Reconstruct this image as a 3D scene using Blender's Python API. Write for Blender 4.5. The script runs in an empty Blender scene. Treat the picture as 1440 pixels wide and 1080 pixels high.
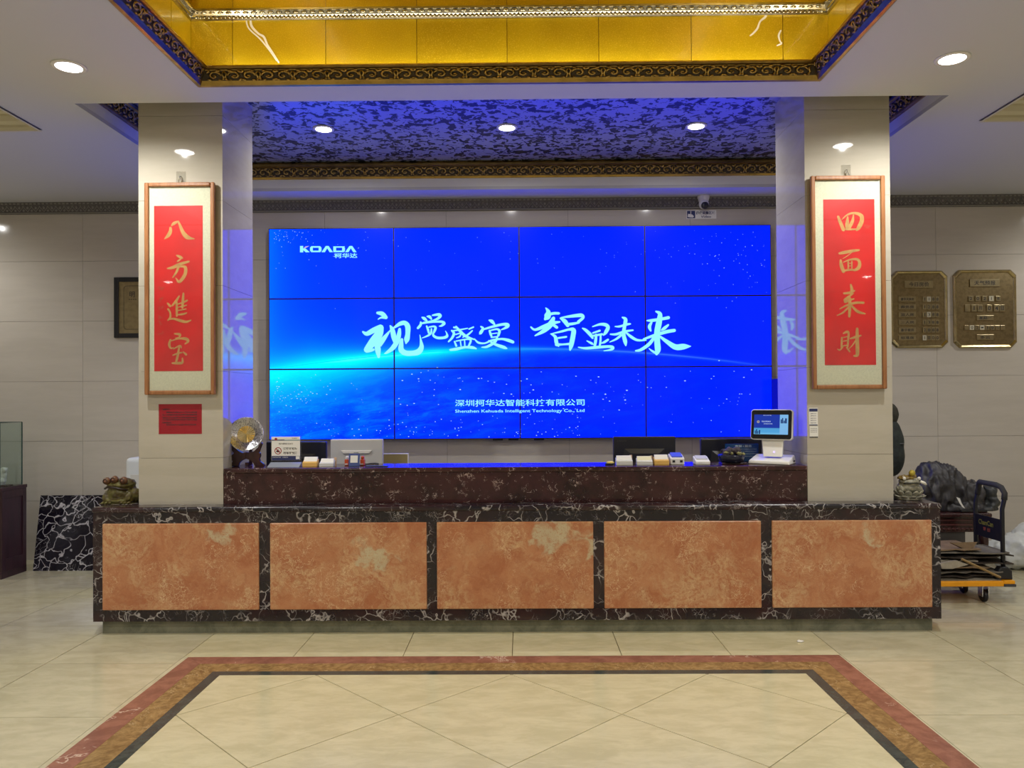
import bpy, math, random
from math import sin, cos, pi, sqrt, radians
from mathutils import Vector, noise
random.seed(7)
sc = bpy.context.scene
COL = sc.collection
# ------------------------------------------------------------------ camera
H = 1.58
FPX, PITCH, YAW, ROLL, CX, CY = 1089.3139, 0.0100, -0.0086, -0.0062, 723.7573, 550.9506
_fw = Vector((sin(YAW)*cos(PITCH), cos(YAW)*cos(PITCH), sin(PITCH)))
_r = Vector((cos(YAW), -sin(YAW), 0.0)); _u = _r.cross(_fw)
AX = _r*cos(ROLL) + _u*sin(ROLL); AY = -_r*sin(ROLL) + _u*cos(ROLL)
cam_data = bpy.data.cameras.new('camera'); cam = bpy.data.objects.new('camera', cam_data); COL.objects.link(cam)
cam_data.sensor_width = 36.0; cam_data.lens = FPX/1440*36.0
cam_data.shift_x = (720-CX)/1440; cam_data.shift_y = (CY-540)/1440
cam_data.clip_start = 0.05
from mathutils import Matrix
cam.matrix_world = Matrix(((AX.x, AY.x, -_fw.x, 0), (AX.y, AY.y, -_fw.y, 0), (AX.z, AY.z, -_fw.z, H), (0, 0, 0, 1)))
sc.camera = cam
# ------------------------------------------------------------------ world, exposure
w = bpy.data.worlds.new('world'); sc.world = w; w.use_nodes = True
w.node_tree.nodes['Background'].inputs[0].default_value = (0.9, 0.92, 1.0, 1)
w.node_tree.nodes['Background'].inputs[1].default_value = 0.05
sc.view_settings.view_transform = 'Standard'; sc.view_settings.look = 'None'
sc.view_settings.exposure = 0.0; sc.view_settings.gamma = 1.0; sc.view_settings.use_curve_mapping = False
LAMP_W = 126.0        # downlights
COVE_W = 4.5        # cove strips of the gold ceiling tray, per metre
SCREEN = 1.0
BLUE = 3.0            # the screen's blue is brighter than the picture can show
# ------------------------------------------------------------------ pixel -> place
def ray(u, v): return AX*((u-CX)/FPX) - AY*((v-CY)/FPX) + _fw
def PX(u, v, Y):            # point on the vertical plane y = Y
    d = ray(u, v); d = d*(Y/d.y); return Vector((d.x, Y, d.z+H))
def FL(u, v, z=0.0):        # point on the level plane z
    d = ray(u, v); d = d*((z-H)/d.z); return Vector((d.x, d.y, z))
# ------------------------------------------------------------------ node helper
class X:
    def __init__(s, nt, sock): s.nt, s.s = nt, sock
    def op(s, name, *o):
        n = s.nt.nodes.new('ShaderNodeMath'); n.operation = name
        for i, k in enumerate((s,)+o):
            if isinstance(k, X): s.nt.links.new(k.s, n.inputs[i])
            else: n.inputs[i].default_value = k
        return X(s.nt, n.outputs[0])
    def __add__(s, o): return s.op('ADD', o)
    __radd__ = __add__
    def __mul__(s, o): return s.op('MULTIPLY', o)
    __rmul__ = __mul__
    def __sub__(s, o): return s.op('SUBTRACT', o)
    def __rsub__(s, o): return (s*-1.0)+o
    def __truediv__(s, o): return s.op('DIVIDE', o)
    def max(s, o): return s.op('MAXIMUM', o)
    def min(s, o): return s.op('MINIMUM', o)
    def exp(s): return s.op('EXPONENT')
    def sqrt(s): return s.op('SQRT')
    def pow(s, o): return s.op('POWER', o)
    def sat(s): return s.max(0.0).min(1.0)
    def step(s, a, b):       # smooth 0..1 between a and b
        n = s.nt.nodes.new('ShaderNodeMapRange'); n.interpolation_type = 'SMOOTHSTEP'
        s.nt.links.new(s.s, n.inputs['Value']); n.inputs['From Min'].default_value = a; n.inputs['From Max'].default_value = b
        return X(s.nt, n.outputs[0])
def new_mat(name):
    m = bpy.data.materials.new(name); m.use_nodes = True
    return m, m.node_tree, m.node_tree.nodes['Principled BSDF']
def setp(b, **k):
    names = dict(rough='Roughness', metal='Metallic', spec='Specular IOR Level', ior='IOR', coat='Coat Weight', coatr='Coat Roughness',
                 trans='Transmission Weight', es='Emission Strength', alpha='Alpha', sheen='Sheen Weight')
    for a, v in k.items(): b.inputs[names[a]].default_value = v
def vcoord(nt, scale=1.0, rnd=0.0, stretch=(1, 1, 1)):
    g = nt.nodes.new('ShaderNodeNewGeometry')
    src = g.outputs['Position']
    if rnd:
        oi = nt.nodes.new('ShaderNodeObjectInfo')
        a = nt.nodes.new('ShaderNodeVectorMath'); a.operation = 'SCALE'; a.inputs[0].default_value = (rnd, rnd*.7, rnd*1.3)
        nt.links.new(oi.outputs['Random'], a.inputs['Scale'])
        c = nt.nodes.new('ShaderNodeVectorMath'); c.operation = 'ADD'
        nt.links.new(src, c.inputs[0]); nt.links.new(a.outputs[0], c.inputs[1]); src = c.outputs[0]
    n = nt.nodes.new('ShaderNodeVectorMath'); n.operation = 'MULTIPLY'; n.inputs[1].default_value = tuple(scale*k for k in stretch)
    nt.links.new(src, n.inputs[0]); return n.outputs[0]
def nz(nt, vec, scale=1.0, detail=3.0, rough=0.55, dist=0.0):
    n = nt.nodes.new('ShaderNodeTexNoise'); n.inputs['Scale'].default_value = scale; n.inputs['Detail'].default_value = detail
    n.inputs['Roughness'].default_value = rough; n.inputs['Distortion'].default_value = dist
    nt.links.new(vec, n.inputs['Vector']); return n
def warp(nt, vec, scale, amt, detail=2.0):
    n = nz(nt, vec, scale, detail)
    a = nt.nodes.new('ShaderNodeVectorMath'); a.operation = 'MULTIPLY_ADD'
    a.inputs[1].default_value = (amt,)*3; nt.links.new(n.outputs['Color'], a.inputs[0]); nt.links.new(vec, a.inputs[2]); return a.outputs[0]
def edge(nt, vec, scale, feature='DISTANCE_TO_EDGE', rnd=1.0):
    v = nt.nodes.new('ShaderNodeTexVoronoi'); v.feature = feature; v.inputs['Scale'].default_value = scale
    v.inputs['Randomness'].default_value = rnd; nt.links.new(vec, v.inputs['Vector']); return X(nt, v.outputs['Distance'])
def mix(nt, fac, a, b):
    n = nt.nodes.new('ShaderNodeMix'); n.data_type = 'RGBA'
    if isinstance(fac, X): nt.links.new(fac.s, n.inputs[0])
    else: n.inputs[0].default_value = fac
    for i, c in ((6, a), (7, b)):
        if isinstance(c, tuple): n.inputs[i].default_value = c + (1,) if len(c) == 3 else c
        else: nt.links.new(c, n.inputs[i])
    return n.outputs[2]
def bump(nt, b, h, strength=0.3, dist=0.01):
    n = nt.nodes.new('ShaderNodeBump'); n.inputs['Strength'].default_value = strength; n.inputs['Distance'].default_value = dist
    nt.links.new(h.s if isinstance(h, X) else h, n.inputs['Height']); nt.links.new(n.outputs[0], b.inputs['Normal'])
def srgb(r, g, b):
    f = lambda c: c/12.92 if c <= .04045 else ((c+.055)/1.055)**2.4
    return (f(r/255), f(g/255), f(b/255))
MATS = {}
def flat(name, col, rough=0.5, metal=0.0, var=0.0, vs=20.0, bmp=0.0, **k):
    if name in MATS: return MATS[name]
    m, nt, b = new_mat(name); setp(b, rough=rough, metal=metal, **k)
    if var or bmp:
        n = nz(nt, vcoord(nt), vs, 4.0)
        lo = tuple(c*(1-var) for c in col); hi = tuple(min(1, c*(1+var)) for c in col)
        nt.links.new(mix(nt, X(nt, n.outputs['Fac']).step(.3, .7), lo, hi), b.inputs['Base Color'])
        if bmp: bump(nt, b, n.outputs['Fac'], bmp, 0.01)
    else: b.inputs['Base Color'].default_value = col + (1,)
    MATS[name] = m; return m
def glow(name, col, strength=1.0):
    if name in MATS: return MATS[name]
    m = bpy.data.materials.new(name); m.use_nodes = True; nt = m.node_tree; nt.nodes.clear()
    e = nt.nodes.new('ShaderNodeEmission'); e.inputs[0].default_value = col + (1,); e.inputs[1].default_value = strength
    o = nt.nodes.new('ShaderNodeOutputMaterial'); nt.links.new(e.outputs[0], o.inputs[0]); MATS[name] = m; return m
# ---- stone
def m_black_marble(name, scale=1.0, base=(0.012, 0.009, 0.014), streak=(0.50, 0.47, 0.46), big=1.0, width=0.05, rough=0.16, tint=(0.035, 0.014, 0.016), mk_=(.42, .62)):
    m, nt, b = new_mat(name); setp(b, rough=rough)
    v = vcoord(nt, scale, 3.0)
    w1 = warp(nt, v, 3.0, 0.55*big, 3.0)
    e1 = edge(nt, w1, 6.0/big); e2 = edge(nt, warp(nt, v, 9.0, 0.22, 3.0), 15.0/big)
    mk = X(nt, nz(nt, v, 3.2, 3.0).outputs['Fac']).step(*mk_)
    mk2 = X(nt, nz(nt, v, 5.5, 3.0).outputs['Fac']).step(.50, .66)
    thin = X(nt, nz(nt, v, 12.0, 2.0).outputs['Fac'])
    a = (1.0 - (e1/(thin*width*1.6+.004)).sat())*mk
    c = (1.0 - (e2/(thin*width*1.1+.004)).sat())*mk2*0.8
    bb = mix(nt, X(nt, nz(nt, v, 2.0, 4.0).outputs['Fac']).step(.4, .7), base, tint)
    nt.links.new(mix(nt, a.max(c).sat(), bb, streak), b.inputs['Base Color'])
    return m
def m_burgundy():
    m, nt, b = new_mat('burgundy_marble'); setp(b, rough=0.16)
    v = vcoord(nt, 1.0)
    bb = mix(nt, X(nt, nz(nt, v, 4.0, 6.0, .7).outputs['Fac']).step(.3, .7), (0.018, 0.006, 0.006), (0.060, 0.018, 0.018))
    e1 = edge(nt, warp(nt, v, 7.0, .5, 3.0), 11.0)
    mk = X(nt, nz(nt, v, 14.0, 3.0, .6).outputs['Fac']).step(.56, .66)
    e2 = edge(nt, warp(nt, v, 12.0, .3, 3.0), 30.0)
    mk2 = X(nt, nz(nt, v, 24.0, 3.0, .6).outputs['Fac']).step(.58, .66)
    f = ((1.0-(e1/.045).sat())*mk).max((1.0-(e2/.07).sat())*mk2*.8)
    nt.links.new(mix(nt, f.sat(), bb, (.52, .40, .36)), b.inputs['Base Color']); return m
def m_orange():
    m, nt, b = new_mat('orange_marble'); setp(b, rough=0.28)
    v = vcoord(nt, 1.0, 9.0)
    w1 = warp(nt, v, 4.0, .45, 5.0)
    n1 = X(nt, nz(nt, w1, 5.0, 10.0, .74).outputs['Fac'])
    n2 = X(nt, nz(nt, w1, 2.2, 6.0, .66).outputs['Fac'])
    n3 = X(nt, nz(nt, w1, 26.0, 8.0, .8).outputs['Fac'])
    n4 = X(nt, nz(nt, warp(nt, v, 9.0, .25, 4.0), 60.0, 4.0, .7).outputs['Fac'])
    c1 = mix(nt, n1.step(.36, .64), srgb(170, 104, 68), srgb(190, 132, 92))
    c2 = mix(nt, (n2.step(.44, .62)*n3.step(.40, .60)*.75), c1, srgb(206, 172, 128))
    c3 = mix(nt, n3.step(.56, .72)*n4.step(.4, .6)*.55, c2, srgb(126, 78, 50))
    e1 = edge(nt, warp(nt, v, 7.0, .7, 5.0), 7.0); e2 = edge(nt, warp(nt, v, 14.0, .35, 4.0), 19.0)
    mk = X(nt, nz(nt, v, 3.5, 4.0, .6).outputs['Fac'])
    c4 = mix(nt, (1.0-(e1/.03).sat())*mk.step(.46, .60)*.85, c3, srgb(226, 200, 158))
    c5 = mix(nt, (1.0-(e2/.05).sat())*mk.step(.40, .56)*n3.step(.42, .58)*.6, c4, srgb(222, 190, 146))
    n5 = X(nt, nz(nt, w1, 1.6, 4.0, .55).outputs['Fac'])
    c6 = mix(nt, n5.step(.66, .71)*n4.step(.3, .5)*.75, c5, srgb(196, 190, 156))
    nt.links.new(c6, b.inputs['Base Color']); return m
def m_stone(name, a, c, rough=0.2, s=6.0, veins=None, vs=5.0, rnd=5.0, stretch=(1, 1, 1), vm=(.5, .6), ior=1.5):
    m, nt, b = new_mat(name); setp(b, rough=rough, ior=ior)
    v = vcoord(nt, 1.0, rnd, stretch)
    n1 = X(nt, nz(nt, warp(nt, v, 3.0, .3, 3.0), s, 7.0, .65).outputs['Fac'])
    col = mix(nt, n1.step(.32, .68), a, c)
    if veins:
        e1 = edge(nt, warp(nt, v, 5.0, .5, 4.0), vs)
        mk = X(nt, nz(nt, v, 4.5, 3.0).outputs['Fac']).step(*vm)
        col = mix(nt, (1.0-(e1/.03).sat())*mk, col, veins)
    nt.links.new(col, b.inputs['Base Color']); return m
BLACK = m_black_marble('black_marble', 1.5, width=.05)
SLABM = m_black_marble('slab_marble', 1.15, streak=(.55, .52, .54), width=.05, base=(.008, .006, .012), tint=(.012, .010, .018), mk_=(.26, .44))
BURG = m_burgundy(); ORANGE = m_orange()
OLIVE = m_stone('olive_marble', (0.12, 0.125, 0.085), (0.22, 0.215, 0.15), .18, 8.0, (.22, .22, .16), 7.0, vm=(.55, .7))
FLOORT = m_stone('cream_floor_tile', srgb(200, 191, 152), srgb(217, 208, 170), .15, 5.0, None, rnd=7.0, stretch=(1, 2.2, 1))
FLOORS = m_stone('beige_floor_tile', srgb(190, 182, 150), srgb(206, 198, 166), .14, 5.0, None, rnd=7.0, stretch=(1, 2.2, 1))
GROUT = flat('floor_grout', srgb(128, 112, 78), .6)
REDM = m_stone('red_border_marble', srgb(134, 86, 70), srgb(162, 110, 90), .2, 9.0, (.72, .55, .42), 4.0, vm=(.56, .66))
GOLDM = m_stone('gold_border_marble', srgb(126, 96, 56), srgb(168, 136, 86), .2, 26.0, (.50, .36, .18), 9.0, rnd=3.0, vm=(.48, .6))
GREENM = m_stone('dark_green_border_marble', srgb(52, 60, 58), srgb(76, 82, 76), .18, 14.0)
WALLT = m_stone('wall_tile', srgb(192, 185, 174), srgb(199, 192, 181), .10, 3.0, None, rnd=5.0, stretch=(.4, 1, 3))
PILLT = m_stone('pillar_tile', srgb(182, 175, 158), srgb(189, 182, 166), .035, 3.0, None, rnd=5.0, stretch=(.5, 1, 3), ior=1.85)
WGROUT = flat('wall_joint', srgb(128, 122, 110), .6)
WHITE = flat('ceiling_paint', (.61, .62, .65), .7)
FASC = flat('fascia_paint', (.84, .85, .84), .5)
def m_gold(name, col, rough, bs=60.0, bmp=.5, dark=.35):
    m, nt, b = new_mat(name); setp(b, rough=rough, metal=1.0)
    n = nz(nt, vcoord(nt), bs, 4.0)
    nt.links.new(mix(nt, X(nt, n.outputs['Fac']).step(.35, .6), tuple(c*dark for c in col), col), b.inputs['Base Color'])
    bump(nt, b, n.outputs['Fac'], bmp, .004); return m
GOLDC = m_gold('carved_gold', (.58, .40, .13), .30, 60.0, .5, .35)
GOLDP = m_gold('smooth_gold', (.36, .235, .065), .30, 9.0, .05, .7)
GOLDD = flat('antique_gold_ground', (.050, .034, .014), .6, .2)
SILVG = m_gold('silver_gold', (.50, .46, .36), .22, 12.0, .1, .7)
DARKC = flat('dark_carved_cornice', srgb(98, 95, 92), .45, .2, .25, 60.0)
DARKC2 = flat('cornice_bead', srgb(140, 137, 130), .4, .2)
def m_goldtile():
    m, nt, b = new_mat('gold_glass_tile'); setp(b, rough=.30, metal=.55, coat=.6, coatr=.08)
    v = vcoord(nt, 1.0, 4.0)
    n1 = X(nt, nz(nt, v, 160.0, 3.0, .7).outputs['Fac']); n2 = X(nt, nz(nt, v, 2.0, 3.0).outputs['Fac'])
    c = mix(nt, n2.step(.3, .7), (.54, .36, .006), (.66, .46, .008))
    nt.links.new(mix(nt, n1.step(.5, .7)*.5, c, (.98, .72, .06)), b.inputs['Base Color'])
    bump(nt, b, n1, .25, .004); return m
GOLDT = m_goldtile()
def m_wallpaper():
    m, nt, b = new_mat('leaf_pattern_ceiling_paper'); setp(b, rough=.30, metal=.55)
    v = vcoord(nt, 1.0, 0, (1.0, 1.0, 1.0))
    wv = warp(nt, v, 9.0, .10, 2.0)
    n1 = X(nt, nz(nt, wv, 13.0, 2.5, .55, .8).outputs['Fac'])
    n2 = X(nt, nz(nt, wv, 30.0, 2.0, .5).outputs['Fac'])
    f = (n1*.72+n2*.28).step(.505, .53)
    nt.links.new(mix(nt, f, (.44, .47, .50), (.035, .040, .030)), b.inputs['Base Color'])
    bump(nt, b, f, .25, .003); return m
LEAFP = m_wallpaper()
WOOD = m_stone('frame_wood', srgb(138, 90, 52), srgb(164, 112, 70), .35, 5.0, None, rnd=3.0, stretch=(8, 8, .8))
DKWOOD = m_stone('dark_red_wood', srgb(44, 22, 22), srgb(64, 32, 30), .25, 5.0, None, rnd=3.0, stretch=(6, 6, .8))
CABW = m_stone('purple_brown_wood', srgb(46, 26, 34), srgb(62, 36, 44), .3, 4.0, None, rnd=3.0, stretch=(6, 6, .6))
BLK = flat('black_plastic', (.012, .012, .014), .35)
BLKM = flat('black_metal', (.016, .016, .022), .35, .3)
WHP = flat('white_plastic', (.78, .77, .74), .35)
GREYP = flat('silver_plastic', (.55, .55, .54), .4)
CHROME = flat('chrome', (.72, .73, .76), .16, 1.0)
PAPERW = flat('white_paper', (.80, .79, .75), .6)
MATC = flat('cream_mat', srgb(214, 212, 188), .7, 0, .06, 90.0)
REDP = flat('red_rice_paper', srgb(214, 30, 30), .45, 0, .10, 5.0)
INKG = flat('gold_ink', srgb(196, 150, 88), .45, 0, .12, 30.0)
INKD = flat('faded_gold_ink', srgb(198, 62, 48), .5)
INKB = flat('black_ink', (.02, .02, .025), .5)
BRASS = m_gold('brushed_brass', (.30, .23, .12), .36, 30.0, .05, .8)
BRASSL = m_gold('polished_brass', (.56, .46, .24), .2, 12.0, .05, .8)
BRASSP = m_gold('brass_plate', (.40, .33, .19), .34, 25.0, .05, .85)
def m_glass(name, col=(.9, .97, .95), rough=0.0):
    m = bpy.data.materials.new(name); m.use_nodes = True; nt = m.node_tree; nt.nodes.clear()
    t = nt.nodes.new('ShaderNodeBsdfTransparent'); t.inputs[0].default_value = col + (1,)
    g = nt.nodes.new('ShaderNodeBsdfGlossy'); g.inputs['Roughness'].default_value = rough
    lw = nt.nodes.new('ShaderNodeLayerWeight'); lw.inputs[0].default_value = .5; fr_ = (X(nt, lw.outputs['Facing']).pow(5.0)*.96+.04)
    mx = nt.nodes.new('ShaderNodeMixShader'); o = nt.nodes.new('ShaderNodeOutputMaterial')
    nt.links.new(fr_.s, mx.inputs[0]); nt.links.new(t.outputs[0], mx.inputs[1]); nt.links.new(g.outputs[0], mx.inputs[2])
    nt.links.new(mx.outputs[0], o.inputs[0]); return m
GLASS = m_glass('picture_glass', (.97, .98, .97), .02)
CASEG = m_glass('green_case_glass', (.90, .945, .935), .02)
ACRYL = m_glass('clear_acrylic', (.88, .90, .93), .05)
# ------------------------------------------------------------------ mesh builder
def wloc(o):
    v = Vector((0, 0, 0))
    while o is not None: v += o.location; o = o.parent
    return v
class MB:
    def __init__(s): s.v, s.f, s.uv = [], [], None
    def add(s, vs, fs):
        n = len(s.v); s.v += [tuple(p) for p in vs]; s.f += [tuple(i+n for i in f) for f in fs]; return s
    def box(s, x0, x1, y0, y1, z0, z1):
        return s.add([(x0, y0, z0), (x1, y0, z0), (x1, y1, z0), (x0, y1, z0), (x0, y0, z1), (x1, y0, z1), (x1, y1, z1), (x0, y1, z1)],
                     [(0, 3, 2, 1), (4, 5, 6, 7), (0, 1, 5, 4), (1, 2, 6, 5), (2, 3, 7, 6), (3, 0, 4, 7)])
    def prism(s, poly, y0, y1):          # polygon in x,z extruded along y
        n = len(poly); vs = [(x, y0, z) for x, z in poly] + [(x, y1, z) for x, z in poly]
        fs = [tuple(range(n)), tuple(range(2*n-1, n-1, -1))] + [(i, i+n, (i+1) % n+n, (i+1) % n) for i in range(n)]
        return s.add(vs, fs)
    def prismz(s, poly, z0, z1):
        n = len(poly); vs = [(x, y, z0) for x, y in poly] + [(x, y, z1) for x, y in poly]
        return s.add(vs, [tuple(range(n-1, -1, -1)), tuple(range(n, 2*n))] + [(i, (i+1) % n, (i+1) % n+n, i+n) for i in range(n)])
    def tube(s, pts, r, k=8, cap=True):
        pts = [Vector(p) for p in pts]; n = len(pts); rs = r if isinstance(r, (list, tuple)) else [r]*n
        up = None; vs = []
        for i, p in enumerate(pts):
            t = (pts[min(i+1, n-1)] - pts[max(i-1, 0)]).normalized()
            if up is None: up = Vector((0, 0, 1)) if abs(t.z) < .9 else Vector((1, 0, 0))
            a = t.cross(up).normalized(); up = a.cross(t).normalized()
            for j in range(k): vs.append(p + (a*cos(2*pi*j/k) + up*sin(2*pi*j/k))*rs[i])
        fs = [(i*k+j, i*k+(j+1) % k, (i+1)*k+(j+1) % k, (i+1)*k+j) for i in range(n-1) for j in range(k)]
        if cap: fs += [tuple(range(k-1, -1, -1)), tuple((n-1)*k+j for j in range(k))]
        return s.add(vs, fs)
    def lathe(s, prof, c=(0, 0, 0), k=24, axis='z', cap=True):
        vs = []; n = len(prof); c = Vector(c)
        for r, h in prof:
            for j in range(k):
                a = 2*pi*j/k
                q = Vector((r*cos(a), r*sin(a), h)) if axis == 'z' else (Vector((r*cos(a), h, r*sin(a))) if axis == 'y' else Vector((h, r*cos(a), r*sin(a))))
                vs.append(c+q)
        fs = [(i*k+j, i*k+(j+1) % k, (i+1)*k+(j+1) % k, (i+1)*k+j) for i in range(n-1) for j in range(k)]
        if cap: fs += [tuple(range(k-1, -1, -1)), tuple((n-1)*k+j for j in range(k))]
        return s.add(vs, fs)
    def ell(s, c, r, k=12, h=8, rot=None):
        c = Vector(c); r = r if isinstance(r, (tuple, list)) else (r, r, r); vs = []
        M3 = rot
        def tr(x, y, z):
            q = Vector((x*r[0], y*r[1], z*r[2]))
            return c + (M3 @ q if M3 else q)
        vs.append(tr(0, 0, -1))
        for i in range(1, h):
            a = -pi/2+pi*i/h
            for j in range(k): b = 2*pi*j/k; vs.append(tr(cos(a)*cos(b), cos(a)*sin(b), sin(a)))
        vs.append(tr(0, 0, 1)); e = len(vs)-1
        fs = [(0, 1+(j+1) % k, 1+j) for j in range(k)]
        fs += [(1+i*k+j, 1+i*k+(j+1) % k, 1+(i+1)*k+(j+1) % k, 1+(i+1)*k+j) for i in range(h-2) for j in range(k)]
        fs += [(1+(h-2)*k+j, 1+(h-2)*k+(j+1) % k, e) for j in range(k)]
        return s.add(vs, fs)
    def quad(s, a, b, c, d): return s.add([a, b, c, d], [(0, 1, 2, 3)])
    def mesh(s, name, off=Vector((0, 0, 0)), smooth=False):
        me = bpy.data.meshes.new(name); me.from_pydata([(x-off.x, y-off.y, z-off.z) for x, y, z in s.v], [], s.f); me.update()
        if smooth: me.polygons.foreach_set('use_smooth', [True]*len(me.polygons))
        return me
    def build(s, name, mat, parent=None, smooth=False, bevel=0.0, local=False, seg=2, fix=True):
        me = s.mesh(name, Vector((0, 0, 0)) if local else wloc(parent), smooth)
        me.materials.append(mat)
        o = bpy.data.objects.new(name, me); COL.objects.link(o); o.parent = parent
        if bevel:
            b = o.modifiers.new('bevel', 'BEVEL'); b.width = bevel; b.segments = seg; b.limit_method = 'ANGLE'; b.angle_limit = radians(50)
        return o
def tag(o, label=None, cat=None, group=None, kind=None):
    if label: o['label'] = label
    if cat: o['category'] = cat
    if group: o['group'] = group
    if kind: o['kind'] = kind
    return o
def thing(name, label, cat, loc=(0, 0, 0), group=None, rotz=0.0):
    o = bpy.data.objects.new(name, None); COL.objects.link(o); o.location = loc; o.rotation_euler = (0, 0, rotz); o.empty_display_size = .05
    return tag(o, label, cat, group)
def struct(name, label=None):
    o = bpy.data.objects.new(name, None); COL.objects.link(o); o['kind'] = 'structure'
    if label: o['label'] = label
    return o
def B(x0, x1, y0, y1, z0, z1): return MB().box(x0, x1, y0, y1, z0, z1)
def copy_obj(o, parent=None, loc=None):
    c = o.copy(); COL.objects.link(c); c.parent = parent
    if loc is not None: c.location = loc
    return c
# ---- lettering
def text_geo(body, bold=0.0):
    cu = bpy.data.curves.new('t', 'FONT'); cu.body = body; cu.offset = bold; cu.resolution_u = 3; cu.align_x = 'LEFT'
    ob = bpy.data.objects.new('t', cu); COL.objects.link(ob)
    dg = bpy.context.evaluated_depsgraph_get(); dg.update()
    me = bpy.data.meshes.new_from_object(ob.evaluated_get(dg))
    vs = [v.co.copy() for v in me.vertices]; fs = [tuple(p.vertices) for p in me.polygons]
    bpy.data.objects.remove(ob); bpy.data.curves.remove(cu); bpy.data.meshes.remove(me)
    return vs, fs
def lettering(mb, body, x0, x1, z0, z1, Y, bold=0.0, frame=None):
    vs, fs = text_geo(body, bold)
    if not vs: return mb
    ax, bx = min(v.x for v in vs), max(v.x for v in vs); ay, by = min(v.y for v in vs), max(v.y for v in vs)
    sx = (x1-x0)/max(1e-6, bx-ax); sz = (z1-z0)/max(1e-6, by-ay)
    if len(body) == 1:            # a single narrow sign keeps its own proportions
        k_ = min(sx, sz); m_ = (x0+x1)/2, (z0+z1)/2; sx = min(sx, k_*1.25); sz = min(sz, k_*1.25); x0 = m_[0]-sx*(bx-ax)/2; z0 = m_[1]-sz*(by-ay)/2
    return mb.add([(x0+(v.x-ax)*sx, Y, z0+(v.y-ay)*sz) for v in vs], fs)
def lettering_px(mb, body, u0, v0, u1, v1, Y, bold=0.0):
    a = PX(u0, v1, Y); b = PX(u1, v0, Y); return lettering(mb, body, a.x, b.x, a.z, b.z, Y, bold)
def catmull(p, n=5):
    out = []
    for i in range(len(p)-1):
        a, b, c, d = p[max(i-1, 0)], p[i], p[i+1], p[min(i+2, len(p)-1)]
        for k in range(n):
            t = k/n
            out.append(tuple(.5*((2*b[j])+(-a[j]+c[j])*t+(2*a[j]-5*b[j]+4*c[j]-d[j])*t*t+(-a[j]+3*b[j]-3*c[j]+d[j])*t**3) for j in range(3)))
    out.append(tuple(p[-1])); return out
def brush(mb, strokes, ox, oy, k, Y, grow=1.0):   # strokes of (x, y, width) in a crop at (ox, oy) magnified k times
    for si, st in enumerate(strokes):
        p = catmull(st); n = len(p); L, R = [], []
        yy = Y - .0001*(si % 12)
        for i in range(n):
            a, b = p[max(i-1, 0)], p[min(i+1, n-1)]
            dx, dy = b[0]-a[0], b[1]-a[1]; d = sqrt(dx*dx+dy*dy) or 1; nx, ny = -dy/d, dx/d; h = max(2.0, p[i][2]*grow)/2
            L.append(PX(ox+(p[i][0]+nx*h)/k, oy+(p[i][1]+ny*h)/k, yy)); R.append(PX(ox+(p[i][0]-nx*h)/k, oy+(p[i][1]-ny*h)/k, yy))
        mb.add(L+R, [(i, i+1, n+i+1, n+i) for i in range(n-1)])
        for q, o in ((p[0], .00003), (p[-1], .00006)):           # round ends
            h = max(2.0, q[2]*grow)/2
            mb.add([PX(ox+(q[0]+h*cos(t*pi/4))/k, oy+(q[1]+h*sin(t*pi/4))/k, yy-o) for t in range(8)], [tuple(range(8))])
    return mb
# ---- lumpy solids: a union of ellipsoids melted together
def blob(name, mat, ells, voxel, parent, disp=0.0, dscale=10.0, stretch=(1, 1, 1), cut=None, smooth_it=6, ridged=False):
    mb = MB()
    for c, r, *rot in ells: mb.ell(c, r, 16, 10, rot[0] if rot else None)
    me = mb.mesh(name); ob = bpy.data.objects.new(name, me); COL.objects.link(ob)
    r = ob.modifiers.new('r', 'REMESH'); r.mode = 'VOXEL'; r.voxel_size = voxel
    if smooth_it:
        s = ob.modifiers.new('s', 'SMOOTH'); s.iterations = smooth_it; s.factor = .5
    dg = bpy.context.evaluated_depsgraph_get(); dg.update()
    out = bpy.data.meshes.new_from_object(ob.evaluated_get(dg)); bpy.data.objects.remove(ob); bpy.data.meshes.remove(me)
    off = wloc(parent)
    nrm = [v.normal.copy() for v in out.vertices]
    for v, n in zip(out.vertices, nrm):
        q = v.co.copy()
        if disp:
            s = Vector((q.x*stretch[0], q.y*stretch[1], q.z*stretch[2]))*dscale
            h = noise.fractal(s, 1.0, 2.0, 3)
            if ridged: h = .5-abs(h)*1.6
            q = q + n*h*disp
        if cut is not None and q.z < cut: q.z = cut
        v.co = q - off
    out.polygons.foreach_set('use_smooth', [True]*len(out.polygons)); out.name = name
    out.materials.clear(); out.materials.append(mat)
    o = bpy.data.objects.new(name, out); COL.objects.link(o); o.parent = parent; return o
# ================================================================== the room shell
ZC = 3.59                       # main ceiling
YW = 7.75                       # back wall
X0, X1, Y0 = -7.6, 7.5, -4.2
CXM = -0.07                     # symmetry axis of the hall
TRAY = (-2.004, 1.864, -0.6, 4.842)      # gold tray opening x0,x1,y0,y1
REC = (-2.995, 2.863, 5.169, 7.385)      # recess above the counter
TL = (-6.7, -3.52, 1.2, 5.665)           # side trays
TR = (3.345, 6.5, 1.2, 5.655)
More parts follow.
